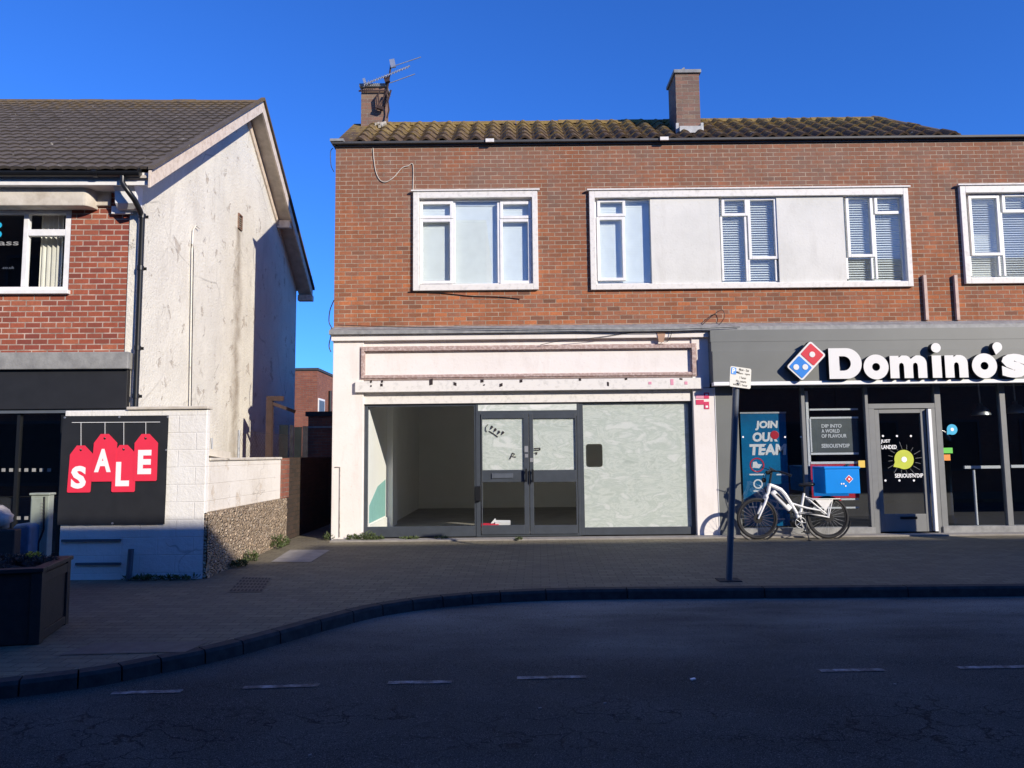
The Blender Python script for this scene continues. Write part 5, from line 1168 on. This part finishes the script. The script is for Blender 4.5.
# ------------------------------------------------------------------ planter, cabinet, heap behind it
pz=gnd(37,644); YQ=pz.y; prot=rad(15)
pt=empty('street_planter',(pz.x,YQ,pz.z),'dark timber street planter with low dead heather at left','planter',rz=prot)
H=.59; LX=1.5; LYd=.78
b=MB(); b.wall(-LX,0,0,H,[],0,.05) if False else None
b.box(-LX,0,0,.05,0,H); b.box(-.05,0,.051,LYd-.051,0,H); b.box(-LX,0,LYd-.05,LYd,0,H); b.box(-LX,-LX+.05,.051,LYd-.051,0,H); pb_=b.build('box',m['planter'],pt,world=False,bevel=.006)
b=MB()
for (x0_,x1_,y0_,y1_,z0_,z1_) in [(-.06,.02,-.018,-.001,0,H-.001),(-LX+.02,-LX+.10,-.018,-.001,0,H-.001),(.001,.018,0,.09,0,H-.001),(.001,.018,LYd-.09,LYd,0,H-.001),(.001,.016,.091,LYd-.091,.02,.09),(.001,.016,.091,LYd-.091,H-.1,H-.02)]:
    b=MB(); b.box(x0_,x1_,y0_,y1_,z0_,z1_); b.build('batten',m['planter'],pt,world=False,bevel=.003)
b=MB(); b.ring((-LX-.03,.03,0,LYd),(-LX+.07,-.07,0,LYd),H+.001,H+.035) if False else None
for (x0,x1,y0,y1) in ((-LX-.03,.03,-.03,.07),(-LX-.03,.03,LYd-.07,LYd+.03),(-LX-.03,-LX+.07,.071,LYd-.071),(-.07,.03,.071,LYd-.071)): b.box(x0,x1,y0,y1,H+.001,H+.035)
b.build('rim_board',m['planter'],pt,world=False,bevel=.004)
b=MB(); N=10; vs=[]; rnd=random.Random(4)
for i in range(N+1):
    for j in range(N+1): vs.append((-LX+.051+(LX-.102)*i/N,.051+(LYd-.102)*j/N,H-.03+rnd.uniform(0,.05)))
b.mesh(vs,[(i*(N+1)+j,(i+1)*(N+1)+j,(i+1)*(N+1)+j+1,i*(N+1)+j+1) for i in range(N) for j in range(N)],True); b.build('soil',m['soil'],pt,world=False)
def clump(b,c,r,h,n,rnd,lw=.012,ll=.05):
    for _ in range(n):
        a=rnd.uniform(0,6.283); q=math.sqrt(rnd.random())*r; x=c[0]+q*math.cos(a); y=c[1]+q*math.sin(a); z=c[2]+rnd.random()*h*(1-.5*q/r)
        d=Vector((rnd.uniform(-1,1)+math.cos(a)*.5,rnd.uniform(-1,1)+math.sin(a)*.5,rnd.uniform(.0,1.4))).normalized(); s_=d.cross(Vector((rnd.random()-.5,rnd.random()-.5,.3))).normalized()
        l=ll*rnd.uniform(.6,1.3); wv=lw*rnd.uniform(.6,1.3); p=Vector((x,y,z)); b.face([p-s_*wv*.3,p+d*l*.5-s_*wv,p+d*l,p+d*l*.5+s_*wv])
rnd=random.Random(9)
hp=[]
for k in range(13):
    x=-.12-1.25*rnd.random(); y=.12+.62*rnd.random()
    if k<3: x=-.15-.2*k; y=.5+.1*k
    hw=empty('heather_plant',tuple((WM[pt]@Vector((x,y,H-.01)))),'low dull brown heather clump growing in the dark planter','plant','heather clumps in the planter',rz=rnd.uniform(0,6)) if False else None
    b=MB(); c0=WM[pt]@Vector((x,y,H-.01)); clump(b,c0,.13,.09,230,rnd,.006,.045)
    for j in range(10):
        a=rnd.uniform(0,6.28); b.tube([c0,c0+Vector((.1*math.cos(a),.1*math.sin(a),rnd.uniform(.04,.12)))],.002,4,False)
    tag(b.build('heather_plant',m['leaf_dull']),'low dull brown heather clump growing in the dark planter','plant','heather clumps in the planter')
c0=WM[pt]@Vector((-.27,.66,H+.04)); b=MB(); clump(b,c0,.05,.06,60,rnd,.012,.035); tag(b.build('yellow_flower',m['yellow_flower']),'small yellow pansy blooming at back of the planter','flower')
# utility cabinet
CY=8.6; q=R(28.5,494,47,590,CY); cz=pav_z(CY)
cb_=empty('utility_cabinet',((q[0]+q[1])/2,CY,cz),'narrow grey green roadside utility cabinet between planter and banner','utility cabinet')
b=MB(); b.box(q[0],q[1],CY,CY+.1,cz,q[3]-.015); b.build('body',m['cabinet'],cb_,bevel=.01); b=MB(); b.box(q[0]-.012,q[1]+.012,CY-.015,CY+.115,q[3]-.014,q[3]+.012); b.build('lid',m['cabinet'],cb_,bevel=.008)
b=MB(); xx=q[0]+(q[1]-q[0])*.66; b.box(q[0]+.015,xx,CY-.008,CY-.001,cz+.08,q[3]-.05); d_=b.build('door',m['cabinet'],cb_,bevel=.003)
b=MB()
for k in range(9): z=q[3]-.11-.035*k; b.box(q[0]+.16,xx-.015,CY-.012,CY-.0085,z,z+.012)
b.build('louvre',m['concrete_grey'],d_); b=MB(); b.tube([(xx+.02,CY-.006,q[3]-.03),(xx+.03,CY-.008,q[3]-.4),(xx-.02,CY-.008,q[3]-.55),(xx-.01,CY-.006,cz+.1)],.010,6); b.build('cable',m['black_plastic'],cb_)
# grey sack and blue bin behind the planter
def blob(c,r,seed,name,mat,label,cat,sq=(1,1,1)):
    rnd=random.Random(seed); b=MB(); nu,nv=18,12; ph=[rnd.uniform(0,6) for _ in range(6)]; vs=[]
    for j in range(nv+1):
        t=math.pi*j/nv
        for i in range(nu):
            f=2*math.pi*i/nu; k=1+.16*math.sin(3*f+ph[0])*math.sin(2*t+ph[1])+.09*math.sin(7*f+ph[2]+3*t)+.07*math.sin(11*t+ph[3]+2*f)
            vs.append((c[0]+r*sq[0]*k*math.sin(t)*math.cos(f),c[1]+r*sq[1]*k*math.sin(t)*math.sin(f),c[2]+r*sq[2]*k*math.cos(t)))
    b.mesh(vs,[(j*nu+i,j*nu+(i+1)%nu,(j+1)*nu+(i+1)%nu,(j+1)*nu+i) for j in range(nv) for i in range(nu)],True); return tag(b.build(name,mat),label,cat)
p=at(4,531,8.2); q=R(-60,528,13,590,8.0); b=MB(); b.box(q[0],q[1],8.0,8.12,pav_z(8.2),q[3]-.02); tag(b.build('crate',m['planter'],None,bevel=.015),'dark crate behind the planter carrying a pale sack','crate')
blob((at(2,520,8.2).x-.03,8.15,q[3]+.08),.17,5,'pale_sack',m['fleece'],'crumpled grey sack heaped on crate at left picture edge','sack',(1.0,.8,.72))
q=R(13,524,29,590,8.45); b=MB(); b.prism([(q[0],pav_z(8.4)),(q[1],pav_z(8.4)),(q[1]+.01,q[3]-.03),(q[1]-.03,q[3]),(q[0]+.03,q[3]),(q[0],q[3]-.03)],8.42,8.8,'y'); tag(b.build('covered_bin',m['bag_blue'],None,bevel=.02),'blue grey covered bin squeezed between crate and cabinet','bin')

# ------------------------------------------------------------------ aerial on the left chimney
ax_=(r1[0]+r1[1])/2; Ya=14.2
ae=empty('tv_aerial',(ax_,Ya,r1[3]-.2),'old rooftop television aerial on the left chimney','aerial')
def AP_(px,py,dy=0): p=at(px,py,Ya); return Vector((p.x,Ya+dy,p.z))
b=MB(); b.tube([AP_(384,107,.05),AP_(391,61,.05)],.018,8); b.tube([AP_(379,109),AP_(386,92)],.012,6); b.box(r1[0]-.04,r1[1]+.04,14.245,14.259,r1[3]-.18,r1[3]-.15); b.build('mast',m['rust'],ae)
b=MB(); a=AP_(364,84.5); c_=AP_(410,66); b.tube([a,c_],.014,6); n=17
for k in range(n):
    p=a.lerp(c_,(k+.3)/n); h=.10 if k>1 else .12; b.tube([p+Vector((0,-.10,-h*.9)),p+Vector((0,.10,h*.9))],.008,4)
b.tube([AP_(394,66),AP_(421,57)],.010,6); b.tube([AP_(390,83),AP_(415,74)],.010,6); b.build('antenna_boom',m['alu'],ae)
b=MB(); b.obox(AP_(392.5,63,.02),(1,0,.2),(0,1,0),(-.2,0,1),.05,.02,.085); b.build('reflector',m['steel'],ae); b=MB(); b.obox(AP_(364.5,81),(1,0,.3),(0,1,0),(-.3,0,1),.025,.02,.05); b.build('reflector',m['steel'],ae)
b=MB()
for pts in ([(378,94),(379,104),(377,109),(383,108)],[(386,92),(388,99),(385,106)],[(380,92),(376,97),(377,106)],[(391,90),(388,101),(389,110),(387,118)]): b.tube([AP_(*p) for p in pts],.016,6)
b.obox(AP_(380,108),(1,0,-.3),(0,1,0),(.3,0,1),.07,.04,.03); b.obox(AP_(387,80),(1,0,.3),(0,1,0),(-.3,0,1),.05,.04,.05); b.build('clamp',m['rust'],ae)

# ------------------------------------------------------------------ cables
def cable(pts,Y,r,label,mat='bike_black',cat='cable',dy=None):
    P=[at(px,py,Y) for px,py in pts]; P=[(p.x,p.z) for p in P]; P=catmull([P[0]]+P+[P[-1]],6)[1:-1] if len(P)>3 else P
    b=MB(); b.tube([(p[0],Y,p[1]) for p in P],r,5); return tag(b.build('cable',m[mat]),label,cat,'loose cables on the brick front')
cable([(373,148),(374,160),(376,172),(380,180),(386,182),(394,177),(402,168),(408,166),(413,165),(413,190)],12.985,.008,'pale cable looping on brick above left window','concrete')
cable([(333,148),(330.5,152),(331,165),(334,172)],12.97,.007,'short dark cable hanging at top left roof corner')
cable([(334,300),(330,310),(329,322),(332,330),(329,345),(331,352)],12.88,.010,'tangled black cable on left edge of white shop')
cable([(408,292),(440,293),(470,296),(500,297),(520,299)],12.985,.007,'sagging dark cable under the left upper window')
cable([(700,327),(712,316),(722,310),(724,318),(716,328)],12.90,.006,'thin dark cable curling above the shop ledge')
cable([(338,325),(400,327),(520,329),(640,330),(700,328.5),(740,327)],12.74,.006,'long black cable draped along the lead ledge')
cable([(540,345),(560,341),(600,337),(640,331),(662,330)],12.82,.005,'fine cable slanting across white cornice board')
cable([(672,328),(671,335),(668,341),(664,342)],12.80,.006,'short cable end beside the flaked orange patch')

# ------------------------------------------------------------------ weeds along the wall feet
rnd=random.Random(21)
def weed(x,y,r,h,n,label,mat='leaf'):
    b=MB(); clump(b,(x,y,pav_z(y)),r,h,n,rnd,.010,.05); tag(b.build('weed',m[mat]),label,'weed','weeds along the wall feet')
p=gnd(352,541); weed(p.x,12.84,.10,.10,160,'small weed at foot of left white pilaster'); p=gnd(365,540); weed(p.x+.05,12.8,.13,.16,200,'taller green weed at left corner of empty shop window')
for px in (372,378): p=gnd(px,541); weed(p.x,12.78,.08,.07,80,'low green weed under left empty shop window')
for px in (405,412,440): p=gnd(px,541); weed(p.x,12.82,.10,.05,70,'flat weed patch along empty shop threshold')
p=gnd(519,541); weed(p.x,12.6,.05,.05,50,'tiny weed before the double doors')
p=gnd(329,540); weed(p.x,12.95,.12,.14,150,'weed tuft at alley mouth beside white pilaster')
for (y,h_,lb) in ((10.25,.10,'small weed at lit front part of flint wall'),(10.7,.16,'leafy weed halfway along flint wall'),(11.9,.26,'tall weed at far end of flint wall'),(12.2,.18,'pale weed beside the far weed at flint wall')): weed(WXr+.13,y,.10,h_,170,lb)
for k in range(9):
    x=xw0+.9+(xw1-xw0-1.0)*k/9+rnd.uniform(-.1,.1); weed(x,WY-.05,.10,.05,50,'dark moss and weed fringe along foot of banner wall')
# drain cover and small litter
q=[gnd(228,592),gnd(262,592),gnd(272,578),gnd(243,577)]
zc=lambda p:pav_z(p.y)
b=MB(); b.face([(p.x,p.y,zc(p)+.001) for p in q]); dc=b.build('drain_cover',m['cast_iron']); tag(dc,'worn rectangular iron drain cover set in block paving','drain cover')
b=MB()
for i in range(9):
    for j in range(5):
        u0=(i+.2)/9; u1=(i+.75)/9; v0=(j+.2)/5; v1=(j+.75)/5
        def qq(a,c_): p=q[0].lerp(q[1],a).lerp(q[3].lerp(q[2],a),c_); return Vector((p.x,p.y,zc(p)+.006))
        b.face([qq(u0,v0),qq(u1,v0),qq(u1,v1),qq(u0,v1)])
b.build('tread_plate',m['kerb'],dc)
q=[gnd(58,655),gnd(185,652),gnd(210,641),gnd(95,643)]
b=MB(); b.face([(p.x,p.y,zc(p)+.001) for p in q]); tag(b.build('access_cover',m['paving_cover']),'flush rectangular access cover near the curved kerb','access cover')
for (px,py,lb) in ((922,595.5,'white litter scrap in gutter before right pavement'),(693,679,'white litter scrap on road right of centre dash'),(640,531,'tiny white scrap under whitewashed shop window')):
    p=gnd(px,py,-KD+.01 if py>590 else .01); b=MB(); b.obox(p,(1,.3,.1),(-.3,1,0),(0,0,1),.018,.013,.004); tag(b.build('litter_scrap',m['paper']),lb,'litter','litter scraps')

# ------------------------------------------------------------------ the street's other side (throws the shade over road and pavement)
def opp(x0,x1,h,label,y=-4.0,dep=8):
    o=empty('opposite_terrace',((x0+x1)/2,y,-.2),label,'building','terraces on the other side of the street'); b=MB()
    zg=-.25; n=max(1,int((x1-x0)/3.2)); wl=[]; wdt=(x1-x0)/n
    b.box(x0,x1,y-dep,y,zg,h-.1); b.build('brick_wall',m['brick_opp'],o)
    b=MB(); b.box(x0-.02,x1+.02,y-.3,y+.12,h-.099,h); b.box(x0-.02,x1+.02,y-dep-.1,y-.301,h-.099,h-.02); b.build('coping',m['concrete_grey'],o)
    for k in range(n):
        for (z0,z1) in ((.6,2.6),(3.9,5.3),(6.5,7.9)):
            if z1>h-.6: continue
            xa=x0+wdt*k+.8; xb=x0+wdt*(k+1)-.8; b=MB(); b.ring((xa,xb,z0,z1),(xa+.08,xb-.08,z0+.08,z1-.08),y+.001,y+.06); w2=b.build('window',m['anthracite'],o); b=MB(); b.box(xa+.08,xb-.08,y+.001,y+.02,z0+.08,z1-.08); b.build('pane',m['black_board'],w2)
OPP=[(-16,-1,11,'tall brick terrace across the street to the left'),(-.98,7.6,7.75,'lowest brick terrace across the street opposite the planter'),(7.62,12.9,8.2,'middle brick terrace across the street'),(12.92,42,9.2,'taller brick terrace across the street to the right')]
for a in OPP: opp(*a)

# unseen round-topped post, added right of the frame to shadow the takeaway door
b=MB(); b.lathe((8.28,11.2,pav_z(11.2)),(0,0,1),[(.27,0),(.27,.12),(.235,.14),(.23,1.55),(.27,1.57),(.27,1.66),(.20,1.79),(.07,1.86)],28); tag(b.build('shadow_caster_pillar',m['black_plastic']),'dark round topped shadow caster added out of view to shadow the takeaway door','shadow caster')

# door hold-back on the left of the shop doors and thin conduit on the left pilaster
q=R(475.5,486,481,501,GY-.05); b=MB(); b.box(q[0],q[1],GY-.075,GY-.0105,q[2],q[3]); b.build('door_holder',m['black_plastic'],bld,bevel=.006)
a=at(335,467,12.88); c_=at(340,537,12.88); b=MB(); b.tube([(a.x-.0,12.885,a.z),(a.x+.085,12.885,a.z),(a.x+.09,12.885,c_.z)],.008,6); b.build('conduit',m['mortar'],bld)
rnd=random.Random(5)
for (px,py,lb) in ((540,708,'tiny pale grit speck on near road below second dash'),(605,703,'tiny pale grit speck on near road right of centre'),(895,684,'tiny pale grit speck on right side of road'),(500,640,'tiny pale scrap on road near kerb bend'),(830,630,'tiny pale scrap on road below right pavement'),(310,755,'tiny pale grit speck at bottom of road left of centre')):
    p=gnd(px,py,-KD+.004); b=MB(); b.obox(p,(1,rnd.uniform(-1,1),.1),(-.3,1,0),(0,0,1),.010,.007,.003); tag(b.build('litter_scrap',m['slab']),lb,'litter','litter scraps')
